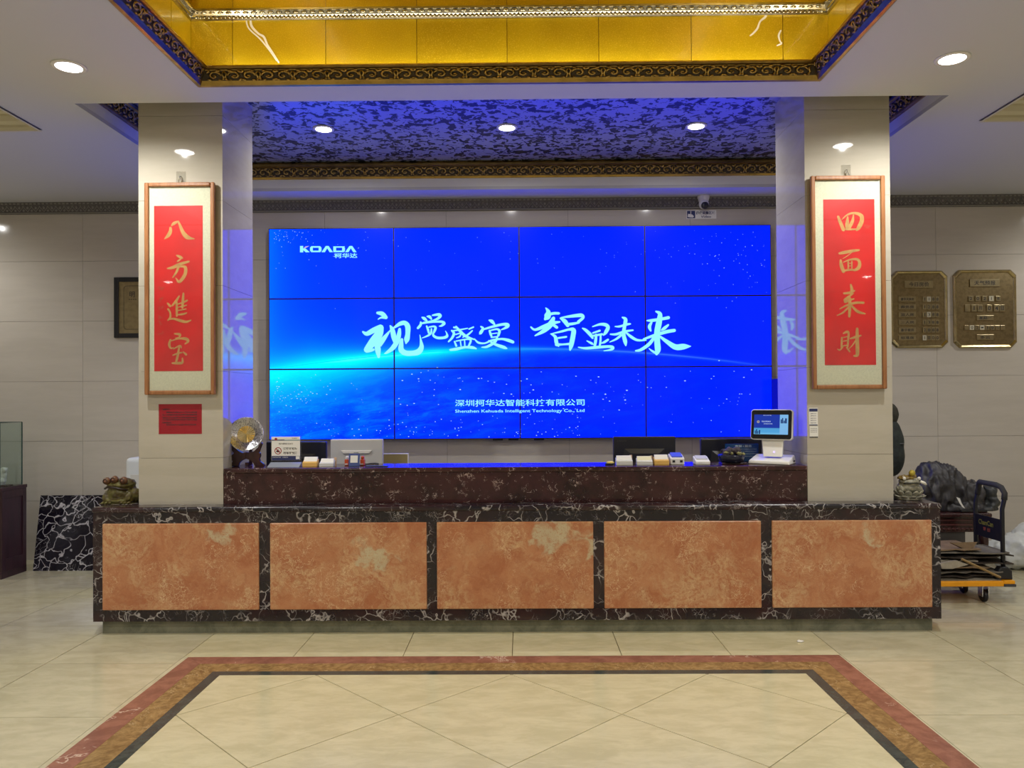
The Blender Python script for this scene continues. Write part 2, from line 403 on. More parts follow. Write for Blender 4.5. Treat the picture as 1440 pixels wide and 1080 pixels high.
# ---- floor
fl = struct('floor')
BO = (-2.07, 1.94, -2.0, 4.788)          # border outer edge
t = 0.79
B(X0, X1, Y0, YW+.1, -.06, -.006).build('floor_bed', GROUT, fl)
gap = .0025
def clip(poly, x0, x1, y0, y1):
    for ax, lim, sg in ((0, x0, 1), (0, x1, -1), (1, y0, 1), (1, y1, -1)):
        out = []
        for i in range(len(poly)):
            a, b = poly[i], poly[(i+1) % len(poly)]; da, db = (a[ax]-lim)*sg, (b[ax]-lim)*sg
            if da >= 0: out.append(a)
            if (da >= 0) != (db >= 0):
                k = da/(da-db); out.append((a[0]+(b[0]-a[0])*k, a[1]+(b[1]-a[1])*k))
        poly = out
        if len(poly) < 3: return []
    return poly
YT = 1.55
rows = [4.672+t*i for i in range(-4, 5)]
tile_mesh = {}
def tile(x0, x1, y0, y1, mat):
    key = (round(x1-x0, 3), round(y1-y0, 3), mat.name)
    if key not in tile_mesh:
        me = B(gap, x1-x0-gap, gap, y1-y0-gap, -.02, 0).mesh('tile'); me.materials.append(mat); tile_mesh[key] = me
    o = bpy.data.objects.new('tile', tile_mesh[key]); COL.objects.link(o); o.parent = fl; o.location = (x0, y0, 0)
left = [-2.098-t*i for i in range(0, 6)]; right = [1.95+t*i for i in range(0, 6)]
for i in range(5):
    for j in range(len(rows)-1):
        if rows[j] > YW-.05: continue
        tile(left[i+1], left[i], rows[j], min(rows[j+1], YW), FLOORS); tile(right[i], right[i+1], rows[j], min(rows[j+1], YW), FLOORS)
cs = [-2.098, -1.42, -.741, -.066, .608, 1.281, 1.95]
for i in range(6):
    tile(cs[i], cs[i+1], BO[3], 5.462, FLOORT)
    tile(cs[i], cs[i+1], 5.462, 6.6, FLOORT); tile(cs[i], cs[i+1], 6.6, YW, FLOORT)
# narrow fillers beside the border
MB().box(cs[0], BO[0], rows[0], BO[3], -.02, 0).build('edge_strip', FLOORS, fl); MB().box(BO[1], cs[6], rows[0], BO[3], -.02, 0).build('edge_strip', FLOORS, fl)
def ring(inset0, inset1, mat, name):
    a = (BO[0]+inset0, BO[1]-inset0, BO[3]-inset0); c = (BO[0]+inset1, BO[1]-inset1, BO[3]-inset1); yn = rows[0]
    e = .0006
    MB().prismz([(a[0], a[2]), (c[0], c[2]), (c[1], c[2]), (a[1], a[2])][::-1], -.02, 0).build(name, mat, fl)
    MB().prismz([(a[0], yn), (c[0], yn), (c[0], c[2]), (a[0], a[2])], -.02, 0).build(name, mat, fl)
    MB().prismz([(c[1], yn), (a[1], yn), (a[1], a[2]), (c[1], c[2])], -.02, 0).build(name, mat, fl)
ring(0, .122, REDM, 'red_border'); ring(.123, .255, GOLDM, 'gold_border'); ring(.256, .318, GREENM, 'dark_border')
ix0, ix1, iy1 = BO[0]+.319, BO[1]-.319, BO[3]-.319
s = .5605; dx, dy = -1.748, 3.902
for i in range(-1, 8):
    for j in range(-5, 3):
        if (i+j) % 2: continue
        # a diamond centred between lattice nodes
        cx_, cy_ = dx+(i+1)*s, dy+j*s
        g = s-gap*1.4
        p = clip([(cx_-g, cy_), (cx_, cy_-g), (cx_+g, cy_), (cx_, cy_+g)], ix0, ix1, rows[0], iy1)
        if p: MB().prismz(p, -.02, 0).build('diamond_tile', FLOORT, fl)
# the rest of the hall's floor, out of the picture, laid plain
B(X0, X1, Y0, rows[0]-.002, -.02, 0).build('plain_paving', FLOORS, fl)
B(X0, left[5]-.002, rows[0], YW, -.02, 0).build('plain_paving', FLOORS, fl); B(right[5]+.002, X1, rows[0], YW, -.02, 0).build('plain_paving', FLOORS, fl)
# ---- walls
wb = struct('wall_back')
B(X0, X1, YW+.012, YW+.2, 0, 4.7).build('wall_core', WGROUT, wb)
xs = [-4.41+1.222*i for i in range(-2, 10)]; zs = [-.03, .59, 1.19, 1.79, 2.395, 3.0, 3.60]
wm = {}
for i in range(len(xs)-1):
    for j in range(len(zs)-1):
        k = (round(xs[i+1]-xs[i], 3), round(zs[j+1]-zs[j], 3))
        if k not in wm:
            me = B(.0012, k[0]-.0012, 0, .014, .0012, k[1]-.0012).mesh('wall_tile'); me.materials.append(WALLT); wm[k] = me
        o = bpy.data.objects.new('wall_tile', wm[k]); COL.objects.link(o); o.parent = wb; o.location = (xs[i], YW, zs[j])
for nm, bb in (('wall_left', (X0-.15, X0, Y0, YW+.2, 0, 4.7)), ('wall_right', (X1, X1+.15, Y0, YW+.2, 0, 4.7)), ('wall_front', (X0, X1, Y0-.15, Y0, 0, 4.7))):
    tag(B(*bb).build(nm, WALLT), kind='structure')
# ---- ceiling with its openings
def ceiling_sheet(z0, z1):
    mb = MB()
    gx = sorted({X0, X1, TRAY[0], TRAY[1], REC[0], REC[1], TL[0], TL[1], TR[0], TR[1]}); gy = sorted({Y0, YW+.012, TRAY[2], TRAY[3], REC[2], REC[3], TL[2], TL[3], TR[2], TR[3]})
    for i in range(len(gx)-1):
        for j in range(len(gy)-1):
            mx, my = (gx[i]+gx[i+1])/2, (gy[j]+gy[j+1])/2
            if any(r[0] < mx < r[1] and r[2] < my < r[3] for r in (TRAY, REC, TL, TR)): continue
            mb.box(gx[i], gx[i+1], gy[j], gy[j+1], z0, z1)
    return mb
cl = struct('ceiling')
ceiling_sheet(ZC, ZC+.03).build('ceiling_sheet', WHITE, cl)
B(X0-.15, X1+.15, Y0-.15, YW+.2, 4.7, 4.8).build('roof_slab', WHITE, cl)
# recess above the counter: fascias and patterned panel
ZR = 3.85
def fascia(r, z0, z1, mat, parent, th=.03, name='fascia'):
    B(r[0]-th, r[0], r[2]-th, r[3]+th, z0, z1).build(name, mat, parent); B(r[1], r[1]+th, r[2]-th, r[3]+th, z0, z1).build(name, mat, parent)
    B(r[0], r[1], r[2]-th, r[2], z0, z1).build(name, mat, parent); B(r[0], r[1], r[3], r[3]+th, z0, z1).build(name, mat, parent)
fascia(REC, ZC+.0301, ZR, FASC, cl, name='recess_fascia')
B(REC[0]-.03, REC[1]+.03, REC[2]-.03, REC[3]+.03, ZR, ZR+.03).build('patterned_panel', LEAFP, cl)
# ---- carved mouldings
def sweep(r, prof, mb=None):      # rectangle r, profile (inward offset, z)
    mb = mb or MB(); n = len(prof); vs = []
    for o, z in prof: vs += [(r[0]+o, r[2]+o, z), (r[1]-o, r[2]+o, z), (r[1]-o, r[3]-o, z), (r[0]+o, r[3]-o, z)]
    fs = [(i*4+j, i*4+(j+1) % 4, (i+1)*4+(j+1) % 4, (i+1)*4+j) for i in range(n-1) for j in range(4)]
    return mb.add(vs, fs)
def scroll_unit(rnd):
    mb = MB()
    pts = []
    for k in range(11):
        a = k*.62; r = .40*(1-k/13); pts.append((r*cos(a)*1.0-.08, r*sin(a), .06+.02*k))
    mb.tube(pts, [.10-.004*k for k in range(11)], 4)
    mb.tube([(.30, -.40, .05), (.46, -.12, .12), (.36, .18, .14), (.52, .42, .06)], [.04, .08, .08, .03], 4)
    for (x, y, a, l) in ((-.42, .34, .7, .17), (-.40, -.34, -.7, .17), (.16, .40, .2, .16), (.20, -.38, -.3, .15), (-.08, 0, 0, .13), (.42, -.30, .9, .12)):
        mb.ell((x, y, .10), (l, l*.5, .10), 6, 4, Matrix.Rotation(a+rnd.uniform(-.3, .3), 3, 'Z'))
    return mb
U = [scroll_unit(random.Random(i)) for i in range(4)]
def carve(mb, p0, p1, across, normal, width, pitch, depth):
    p0, p1, across, normal = Vector(p0), Vector(p1), Vector(across).normalized(), Vector(normal).normalized()
    n = max(1, round((p1-p0).length/pitch)); d = (p1-p0)/n; al = d.normalized(); ln = d.length
    for i in range(n):
        o = p0+d*(i+.5); u = U[(i*7+i//3) % 4]; fl_ = -1 if i % 2 else 1
        mb.add([o+al*(x*ln*fl_)+across*(y*width)+normal*(z*depth) for x, y, z in u.v], u.f)
    return mb
# gold tray moulding
prof = [(-.04, ZC), (-.04, ZC-.012), (-.025, ZC-.022), (-.006, ZC-.02), (.004, ZC-.004), (.010, ZC+.004), (.040, ZC+.056), (.044, ZC+.060), (.058, ZC+.062), (.062, ZC+.074), (.055, ZC+.084), (.02, ZC+.088), (-.0, ZC+.02)]
tr1 = struct('trim_1'); sweep(TRAY, prof[:6]).build('gold_lip', GOLDP, tr1); sweep(TRAY, prof[5:7]).build('dark_field', GOLDD, tr1); sweep(TRAY, prof[6:]).build('gold_lip', GOLDP, tr1)
cv = MB(); o_, z_ = .025, ZC+.030
ry = TRAY[3]-o_
carve(cv, (TRAY[0]+.05, ry, z_), (TRAY[1]-.05, ry, z_), (0, -.03, .052), (0, -.052, -.03), .068, .108, .060)
for x, sg in ((TRAY[0]+o_, 1), (TRAY[1]-o_, -1)):
    carve(cv, (x, TRAY[3]-.06, z_), (x, 2.6, z_), (.03*sg, 0, .052), (.052*sg, 0, -.03), .068, .108, .060)
tag(cv.build('carved_scrolls', GOLDC, tr1, smooth=True), kind='stuff')
# gold panels above the moulding
TF = (-2.125, 1.985, -.72, 4.96)
gp = struct('trim_2', 'gold glass wall panels inside the ceiling tray')
B(TF[0]-.02, TF[1]+.02, TF[3]+.012, TF[3]+.05, ZC+.0301, 4.66).build('panel_backing', GOLDP, gp)
gx = [TF[0]] + [PX(u, 60, TF[3]).x for u in (327, 458, 586, 713, 842, 972, 1101)] + [TF[1]]
Z2 = 4.045
for i in range(len(gx)-1):
    B(gx[i]+.002, gx[i+1]-.002, TF[3], TF[3]+.014, ZC+.03, Z2).build('gold_panel', GOLDT, gp)
    B(gx[i]+.002, gx[i+1]-.002, TF[3]+.004, TF[3]+.014, Z2+.004, 4.6).build('gold_panel', GOLDT, gp)
for x, sg in ((TF[0], -1), (TF[1], 1)):
    B(min(x, x+sg*.05), max(x, x+sg*.05), TF[2], TF[3]+.02, ZC+.0301, 4.66).build('panel_backing', GOLDP, gp)
    y = TF[3]-.28
    ys_ = [TF[3]] + [TF[3]-.28-.588*k for k in range(10)]
    for k in range(9):
        for za, zb in ((ZC+.03, Z2), (Z2+.004, 4.6)):
            B(min(x, x-sg*.006), max(x, x-sg*.006), ys_[k+1]+.002, ys_[k]-.002, za, zb).build('gold_panel', GOLDT, gp)
B(TF[0], TF[1], TF[2]-.03, TF[2], ZC+.03, 4.66).build('panel_backing', GOLDP, gp)
B(TF[0]-.05, TF[1]+.05, TF[2]-.05, TF[3]+.05, 4.6, 4.63).build('gold_panel', GOLDT, gp)
# pale zigzags: reflections of an unseen chandelier, painted on the gold panels
GLINT = flat('painted_glint', (.90, .84, .72), .25)
def streak(pts, wd, parent=gp):
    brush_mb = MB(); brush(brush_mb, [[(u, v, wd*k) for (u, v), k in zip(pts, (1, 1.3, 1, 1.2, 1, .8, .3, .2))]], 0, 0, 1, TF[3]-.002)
    return brush_mb.build('streak', GLINT, parent)
streak([(352.5, 28), (354, 37), (363, 47), (371, 52), (376, 63), (384, 75), (392, 88)], 2.6)
streak([(346, 27), (350, 40), (366, 55), (380, 72), (389, 85)], 1.3)
streak([(1079, 17), (1076, 24), (1069, 30), (1065, 40), (1059, 47), (1055, 50)], 2.4)
streak([(1098, 43), (1095, 50), (1097, 58), (1099, 61), (1093, 64)], 2.0)
# silver-gold moulding between the two tiers
tr3 = struct('trim_3')
p3 = [(0, Z2-.012), (.014, Z2-.014), (.022, Z2-.006), (.022, Z2+.006), (.030, Z2+.012), (.042, Z2+.034), (.050, Z2+.036), (.050, Z2+.048), (0, Z2+.05)]
sweep(TF, p3).build('silver_moulding', SILVG, tr3)
bd = MB()
nb = 150
for i in range(nb):
    x = TF[0]+.05+(TF[1]-TF[0]-.1)*i/(nb-1); bd.ell((x, TF[3]-.024, Z2-.002), (.0105, .007, .007), 5, 4)
    if i % 2 == 0: bd.ell((x, TF[3]-.040, Z2+.024), (.020, .007, .010), 6, 4)
tag(bd.build('bead_row', SILVG, tr3, smooth=True), kind='stuff')
# recess moulding (far edge and sides of the recess)
tr4 = struct('trim_4')
p4 = [(0, 3.70), (.012, 3.70), (.018, 3.712), (.020, 3.72), (.055, 3.795), (.062, 3.80), (.075, 3.805), (.075, 3.825), (.06, 3.845), (0, 3.849)]
sweep(REC, p4[:4]).build('gold_lip', GOLDP, tr4); sweep(REC, p4[3:5]).build('dark_field', GOLDD, tr4); sweep(REC, p4[4:]).build('gold_lip', GOLDP, tr4)
cv = MB(); o_, z_ = .038, 3.758
carve(cv, (REC[0]+.05, REC[3]-o_, z_), (REC[1]-.05, REC[3]-o_, z_), (0, -.035, .075), (0, -.075, -.035), .086, .112, .060)
for x, sg in ((REC[0]+o_, 1), (REC[1]-o_, -1)):
    carve(cv, (x, REC[3]-.06, z_), (x, REC[2]+.06, z_), (.035*sg, 0, .075), (.075*sg, 0, -.035), .086, .112, .060)
tag(cv.build('carved_scrolls', GOLDC, tr4, smooth=True), kind='stuff')
# cornice along the back wall
tr5 = struct('trim_5', 'dark carved cornice along the top of the back wall')
def wall_run(prof, x0, x1):
    n = len(prof); mb = MB()
    return mb.add([(x0, YW-o, z) for o, z in prof]+[(x1, YW-o, z) for o, z in prof], [(i, i+1, n+i+1, n+i) for i in range(n-1)])
wall_run([(0, 3.475), (.014, 3.475), (.018, 3.482), (.014, 3.492), (.010, 3.495), (.024, 3.562), (.026, 3.566), (.030, 3.568), (.040, ZC), (0, ZC)], X0, X1).build('cornice_body', DARKC, tr5)
wall_run([(.012, 3.477), (.021, 3.479), (.024, 3.484), (.021, 3.490), (.011, 3.493)], X0, X1).build('cornice_bead', DARKC2, tr5)
cv = MB(); pitch = .0826; n = int((X1-X0-3.6)/pitch)
for i in range(n):
    x = -5.7+pitch*i
    for sg in (-1, 1):
        cv.tube([(x, YW-.014, 3.500), (x+sg*.016, YW-.018, 3.520), (x+sg*.034, YW-.021, 3.538), (x+sg*.041, YW-.024, 3.556)], [.004, .0035, .0035, .003], 3, False)
    cv.ell((x, YW-.018, 3.538), (.012, .006, .016), 6, 4); cv.ell((x+pitch/2, YW-.014, 3.510), (.011, .006, .012), 6, 4)
    for k in (0, 1): cv.box(x+pitch*.5*k-.011, x+pitch*.5*k+.011, YW-.036, YW-.02, 3.569, 3.582)
tag(cv.build('carved_arches', DARKC2, tr5), kind='stuff')
# side trays: stepped cream mouldings, gold lid
CREAM = flat('cream_moulding_paint', (.62, .58, .44), .5)
GLID = flat('dull_gold_lid', (.46, .34, .06), .45, .5)
for nm, r in (('trim_6', TL), ('trim_7', TR)):
    q = struct(nm); sweep(r, [(0, ZC-.012), (.02, ZC-.012), (.028, ZC+.012), (.028, ZC+.03), (.05, ZC+.05), (.06, ZC+.085), (.06, ZC+.1), (.085, ZC+.115), (.09, ZC+.14), (.03, ZC+.15), (0, ZC+.02)]).build('stepped_moulding', CREAM, q)
    sweep(r, [(.088, ZC+.139), (.097, ZC+.140), (.097, ZC+.152), (.05, ZC+.156)]).build('gold_edge', GOLDP, q)
    fascia(r, ZC+.0301, ZC+.5, CREAM, q); B(r[0]-.03, r[1]+.03, r[2]-.03, r[3]+.03, ZC+.5, ZC+.53).build('gold_lid', GLID, q)
# ---- pillars
YP = 5.385
def pillar(x0, x1, label):
    p = struct('pillar', label)
    y1 = YP+.605
    B(x0+.012, x1-.012, YP+.012, y1-.012, 0, ZR).build('pillar_core', WGROUT, p)
    zz = [0.0, .585, 1.187, 1.79, 2.39, 2.985, 3.58, ZR]
    for i in range(len(zz)-1):
        a, b = zz[i]+.001, zz[i+1]-.001
        B(x0, x1, YP, YP+.012, a, b).build('pillar_tile', PILLT, p); B(x0, x1, y1-.012, y1, a, b).build('pillar_tile', PILLT, p)
        B(x0, x0+.012, YP+.0125, y1-.0125, a, b).build('pillar_tile', PILLT, p); B(x1-.012, x1, YP+.0125, y1-.0125, a, b).build('pillar_tile', PILLT, p)
    return p
pillar(-2.671, -2.081, 'beige tiled pillar carrying the scroll at the left'); pillar(1.978, 2.568, 'beige tiled pillar carrying the scroll at the right')
# ================================================================== lights of the room, some unseen ones added
LENS = glow('downlight_lens', (1.0, .97, .92), 14.0)
def downlight(x, y, z, label, power=1.0, r=.075, spread=165):
    d = thing('downlight', label, 'light', (x, y, z), 'round recessed downlights')
    MB().lathe([(r*.96, -.001), (r*1.3, -.001), (r*1.3, -.006), (r*1.18, -.010), (r*.98, -.008)], k=28, cap=False).build('trim_ring', WHP, d, True, local=True)
    MB().lathe([(.001, -.0075), (r*.98, -.0075), (r*.98, -.004), (.001, -.004)], k=28).build('lens', LENS, d, local=True)
    L = bpy.data.lights.new('lamp', 'SPOT'); L.energy = LAMP_W*power; L.spot_size = radians(spread); L.spot_blend = .7; L.shadow_soft_size = .012; L.color = (1.0, .985, .95)
    o = bpy.data.objects.new('lamp', L); COL.objects.link(o); o.parent = d; o.location = (0, 0, -.022)
    return d
downlight(-2.693, 4.589, ZC, 'round downlight in the white ceiling left of the gold tray')
downlight(2.571, 4.602, ZC, 'round downlight in the white ceiling right of the gold tray')
for (u, v), nm in (((455, 181), 'left'), ((713, 179), 'middle'), ((979, 177), 'right')):
    q = FL(u, v, ZR); downlight(q.x, q.y, ZR, 'round downlight in the patterned ceiling panel, %s of three' % nm, .36, .068)
for x, side in ((-5.9, 'left'), (5.75, 'right')):
    downlight(x, 6.75, ZC, 'downlight near the back wall outside the picture at the far %s' % side, .6)
    downlight(x-.0, .2 if x < 0 else .2, ZC, 'added unseen downlight outside the picture at the %s' % side, 1.0)  # unseen pair, added to brighten the hall
    downlight(x, -2.2, ZC, 'downlight at the rear of the hall outside the picture, %s side' % side, 1.0)
for x, side in ((-2.75, 'left'), (2.6, 'right')):  # two more unseen pairs, added for their light on hall and floor
    downlight(x, 1.9, ZC, 'added unseen downlight beside the gold tray above the camera, %s side' % side, 1.1)
    downlight(x, -.9, ZC, 'added unseen downlight beside the gold tray behind the camera, %s side' % side, 1.1)
def cove(x, y, z, sx, sy, up, label, e, col=(1.0, .95, .80)):
    s_ = thing('cove_light', label, 'light', (x, y, z), 'light strips hidden in the gold ceiling tray')
    B(-sx/2, sx/2, -sy/2, sy/2, -.012, 0).build('strip_body', WHP, s_, local=True)
    L = bpy.data.lights.new('lamp', 'AREA'); L.shape = 'RECTANGLE'; L.size = sx; L.size_y = sy; L.energy = e*max(sx, sy); L.color = col
    o = bpy.data.objects.new('lamp', L); COL.objects.link(o); o.parent = s_; o.location = (0, 0, .006); o.rotation_euler = (pi, 0, 0) if up else (0, 0, 0)
cove(CXM, TRAY[3]+.055, ZC+.045, 3.7, .04, True, 'light strip behind the far gold moulding of the tray', COVE_W)
cove(CXM, TRAY[2]-.055, ZC+.045, 3.7, .04, True, 'light strip behind the near gold moulding of the tray', COVE_W)
cove(TRAY[0]-.06, 2.1, ZC+.045, .04, 4.8, True, 'light strip behind the left gold moulding of the tray', COVE_W)
cove(TRAY[1]+.06, 2.1, ZC+.045, .04, 4.8, True, 'light strip behind the right gold moulding of the tray', COVE_W)
# ================================================================== reception counter
YC = 5.235
ct = thing('reception_counter', 'long two-tier reception counter with five orange marble panels framed in black marble', 'counter', (CXM, YC+.2, 0))
cx0, cx1, cz0, ZL = -2.909, 2.808, .093, .866
boxes = [(145, 736.5, 364.5, 859), (380.5, 734.5, 600, 857.5), (615, 732, 834, 856), (850, 731.5, 1069.5, 854.5), (1086, 731, 1309, 853.5)]
pan = []
for u0, v0, u1, v1 in boxes:
    a, b = PX(u0, v1, YC), PX(u1, v0, YC); pan.append([a.x, b.x, a.z, b.z])
pz0 = sum(p[2] for p in pan)/5; pz1 = sum(p[3] for p in pan)/5
B(cx0+.02, cx1-.02, YC+.02, YC+.32, cz0+.01, ZL-.05).build('carcass', BLK, ct)
B(cx0, cx1, YC, YC+.02, pz1+.001, ZL-.036).build('top_rail', BLACK, ct); B(cx0, cx1, YC, YC+.02, cz0, pz0-.001).build('bottom_rail', BLACK, ct)
ed = [cx0] + [v for p in pan for v in p[:2]] + [cx1]
for i in range(0, 12, 2): B(ed[i], ed[i+1], YC, YC+.02, pz0-.001, pz1+.001).build('stile', BLACK, ct)
for p in pan: B(p[0], p[1], YC-.012, YC+.02, pz0, pz1).build('marble_panel', ORANGE, ct, bevel=.006)
for x in (cx0, cx1-.02): B(x, x+.02, YC+.02, YC+.325, cz0, ZL-.036).build('end_panel', BLACK, ct)
B(-2.871, 2.772, YC+.05, YC+.30, 0, cz0+.01).build('plinth', OLIVE, ct)
# ledge: full width in front, round the pillars' ends
B(cx0-.006, cx1+.006, YC-.014, YP-.002, ZL-.036, ZL).build('ledge', BLACK, ct, bevel=.012, seg=3)
B(cx0-.006, -2.673, YP-.001, YC+.33, ZL-.036, ZL).build('ledge_end', BLACK, ct, bevel=.004); B(2.570, cx1+.006, YP-.001, YC+.33, ZL-.036, ZL).build('ledge_end', BLACK, ct, bevel=.004)
ZT = 1.112
B(-2.079, 1.976, YP+.004, YP+.03, ZL, ZT-.036).build('upper_front', BURG, ct)
B(-2.079, 1.976, YP-.006, YP+.36, ZT-.036, ZT).build('upper_top', BURG, ct, bevel=.010, seg=3)
B(-2.079, 1.976, YP+.03, YP+.05, 0, ZT-.037).build('back_board', DKWOOD, ct)
dk = thing('reception_desk', 'dark desk behind the counter carrying the monitors', 'desk', (CXM, YP+.55, 0))
B(-2.06, 1.96, YP+.055, YP+1.02, .74, .77).build('work_surface', DKWOOD, dk)
for x in (-2.06, -.7, .6, 1.93): B(x, x+.03, YP+.06, YP+1.0, 0, .74).build('desk_support', DKWOOD, dk)
# ================================================================== video wall
YS = 7.67
sa, sb = PX(378.7, 619.5, YS), PX(1083.8, 317.5, YS)
sx0, sx1 = sa.x, sb.x; sz0, sz1 = 1.193, 1.193+(sx1-sx0)*27/64
vw = thing('video_wall', 'large blue video wall of twelve seamless screens behind the counter', 'video wall', ((sx0+sx1)/2, YW-.03, sz0))
def m_screen():
    m = bpy.data.materials.new('screen_picture'); m.use_nodes = True; nt = m.node_tree; nt.nodes.clear()
    uv = nt.nodes.new('ShaderNodeUVMap'); sp = nt.nodes.new('ShaderNodeSeparateXYZ'); nt.links.new(uv.outputs[0], sp.inputs[0])
    u = X(nt, sp.outputs[0]); v = X(nt, sp.outputs[1]); x = u*2.37
    d = (((x-1.18)*(x-1.18)) + ((v+7.137)*(v+7.137))).sqrt() - 7.56
    up = d.max(0.0); dn = (d*-1.0).max(0.0)
    inside = 1.0 - d.step(-.004, .004)
    left_ = ((x*-1.0)/.55).exp()
    amp = (((x-.80).max(0.0)*-1.0)/.28).exp()*1.15+.03
    amp = amp*((x*1.2)+.55).min(1.0)
    wide = (((x-.2).max(0.0)*-1.0)/.42).exp()
    g_up = ((up*-1.0)/(wide*.030+.004)).exp()*amp*(1.0-inside)
    g_dn = ((dn*-1.0)/(wide*.085+.006)).exp()*amp
    halo = ((up*-1.0)/.12).exp()*wide*.16*(1.0-inside)
    cv_ = nt.nodes.new('ShaderNodeCombineXYZ')
    for i, k in enumerate((x*2.2+v*1.2, v*9.0-x*1.6)): nt.links.new(k.s, cv_.inputs[i])
    n1 = X(nt, nz(nt, warp(nt, cv_.outputs[0], 1.5, .6), 2.4, 6.0, .68).outputs['Fac'])
    cloud = n1.step(.42, .78)*((x*-1.0)/.65).exp()*inside
    speck = X(nt, nz(nt, cv_.outputs[0], 26.0, 2.0, .6).outputs['Fac']).step(.62, .70)*((x*-1.0)/.22).exp()*inside*(1.0-v.step(.16, .30))*0.6
    # two soft swirls of cloud
    sw = (((x-.62)*(x-.62)*9.0+(v-.145)*(v-.145)*160.0)*-1.0).exp()*n1.step(.3, .7)*.5
    rim = ((x*-1.0)/.07).exp()*.10*(1.0-inside*.5)
    line = (d.op('ABSOLUTE')*-1.0/.0025).exp()*((x-1.0)*1.0).sat()*.40*((2.4-x)/1.4).sat()
    G = .016 + left_*.035 + rim + halo*.8 + (g_up.max(g_dn*inside)) + cloud*.20 + speck + sw*.24 + line + ((x*-1.0)/.22).exp()*inside*v.step(.10, .34)*.45
    Rr = line*.35 + (g_up.max(g_dn*inside)-.92).max(0.0)*.3
    topdim = v.step(.35, .8)
    Bb = (.72 + left_*.25 + inside*.20 - topdim*(1.0-left_)*.10 + G*.35 + x.step(1.6, 2.3)*.08)*BLUE
    cmb = nt.nodes.new('ShaderNodeCombineColor')
    for i, k in enumerate((Rr, G, Bb)): nt.links.new(k.s, cmb.inputs[i])
    e = nt.nodes.new('ShaderNodeEmission'); nt.links.new(cmb.outputs[0], e.inputs[0]); e.inputs[1].default_value = SCREEN
    g = nt.nodes.new('ShaderNodeBsdfGlossy'); g.inputs['Roughness'].default_value = .22; g.inputs[0].default_value = (.012, .012, .012, 1)
    ad = nt.nodes.new('ShaderNodeAddShader'); nt.links.new(e.outputs[0], ad.inputs[0]); nt.links.new(g.outputs[0], ad.inputs[1])
    o = nt.nodes.new('ShaderNodeOutputMaterial'); nt.links.new(ad.outputs[0], o.inputs[0]); return m
SCRM = m_screen()
B(sx0+.1, sx1-.1, YS+.035, YW-.001, sz0+.08, sz1-.08).build('mounting_frame', BLKM, vw)
cw, ch = (sx1-sx0)/4, (sz1-sz0)/3
for r in range(3):
    for c in range(4):
        x0, z0 = sx0+c*cw, sz0+r*ch
        body = B(x0+.0004, x0+cw-.0004, YS, YS+.034, z0+.0004, z0+ch-.0004).build('screen_panel', BLK, vw)
        i = .0075
        f = MB().quad((x0+i, YS-.0008, z0+i), (x0+cw-i, YS-.0008, z0+i), (x0+cw-i, YS-.0008, z0+ch-i), (x0+i, YS-.0008, z0+ch-i)).build('display', SCRM, body)
        ul = f.data.uv_layers.new(name='UVMap')
        for lp in f.data.loops:
            q = f.data.vertices[lp.vertex_index].co + wloc(body)
            ul.data[lp.index].uv = ((q.x-sx0)/(sx1-sx0), (q.z-sz0)/(sz1-sz0))
for u in (700, 722, 758): B(PX(u-7, 620, YS).x, PX(u+7, 620, YS).x, YS+.005, YS+.03, sz0-.018, sz0).build('bracket_foot', BLKM, vw)
TXT = glow('screen_lettering', (.33, 1.0, 2.2), .98*SCREEN)
YT_ = YS-.0015
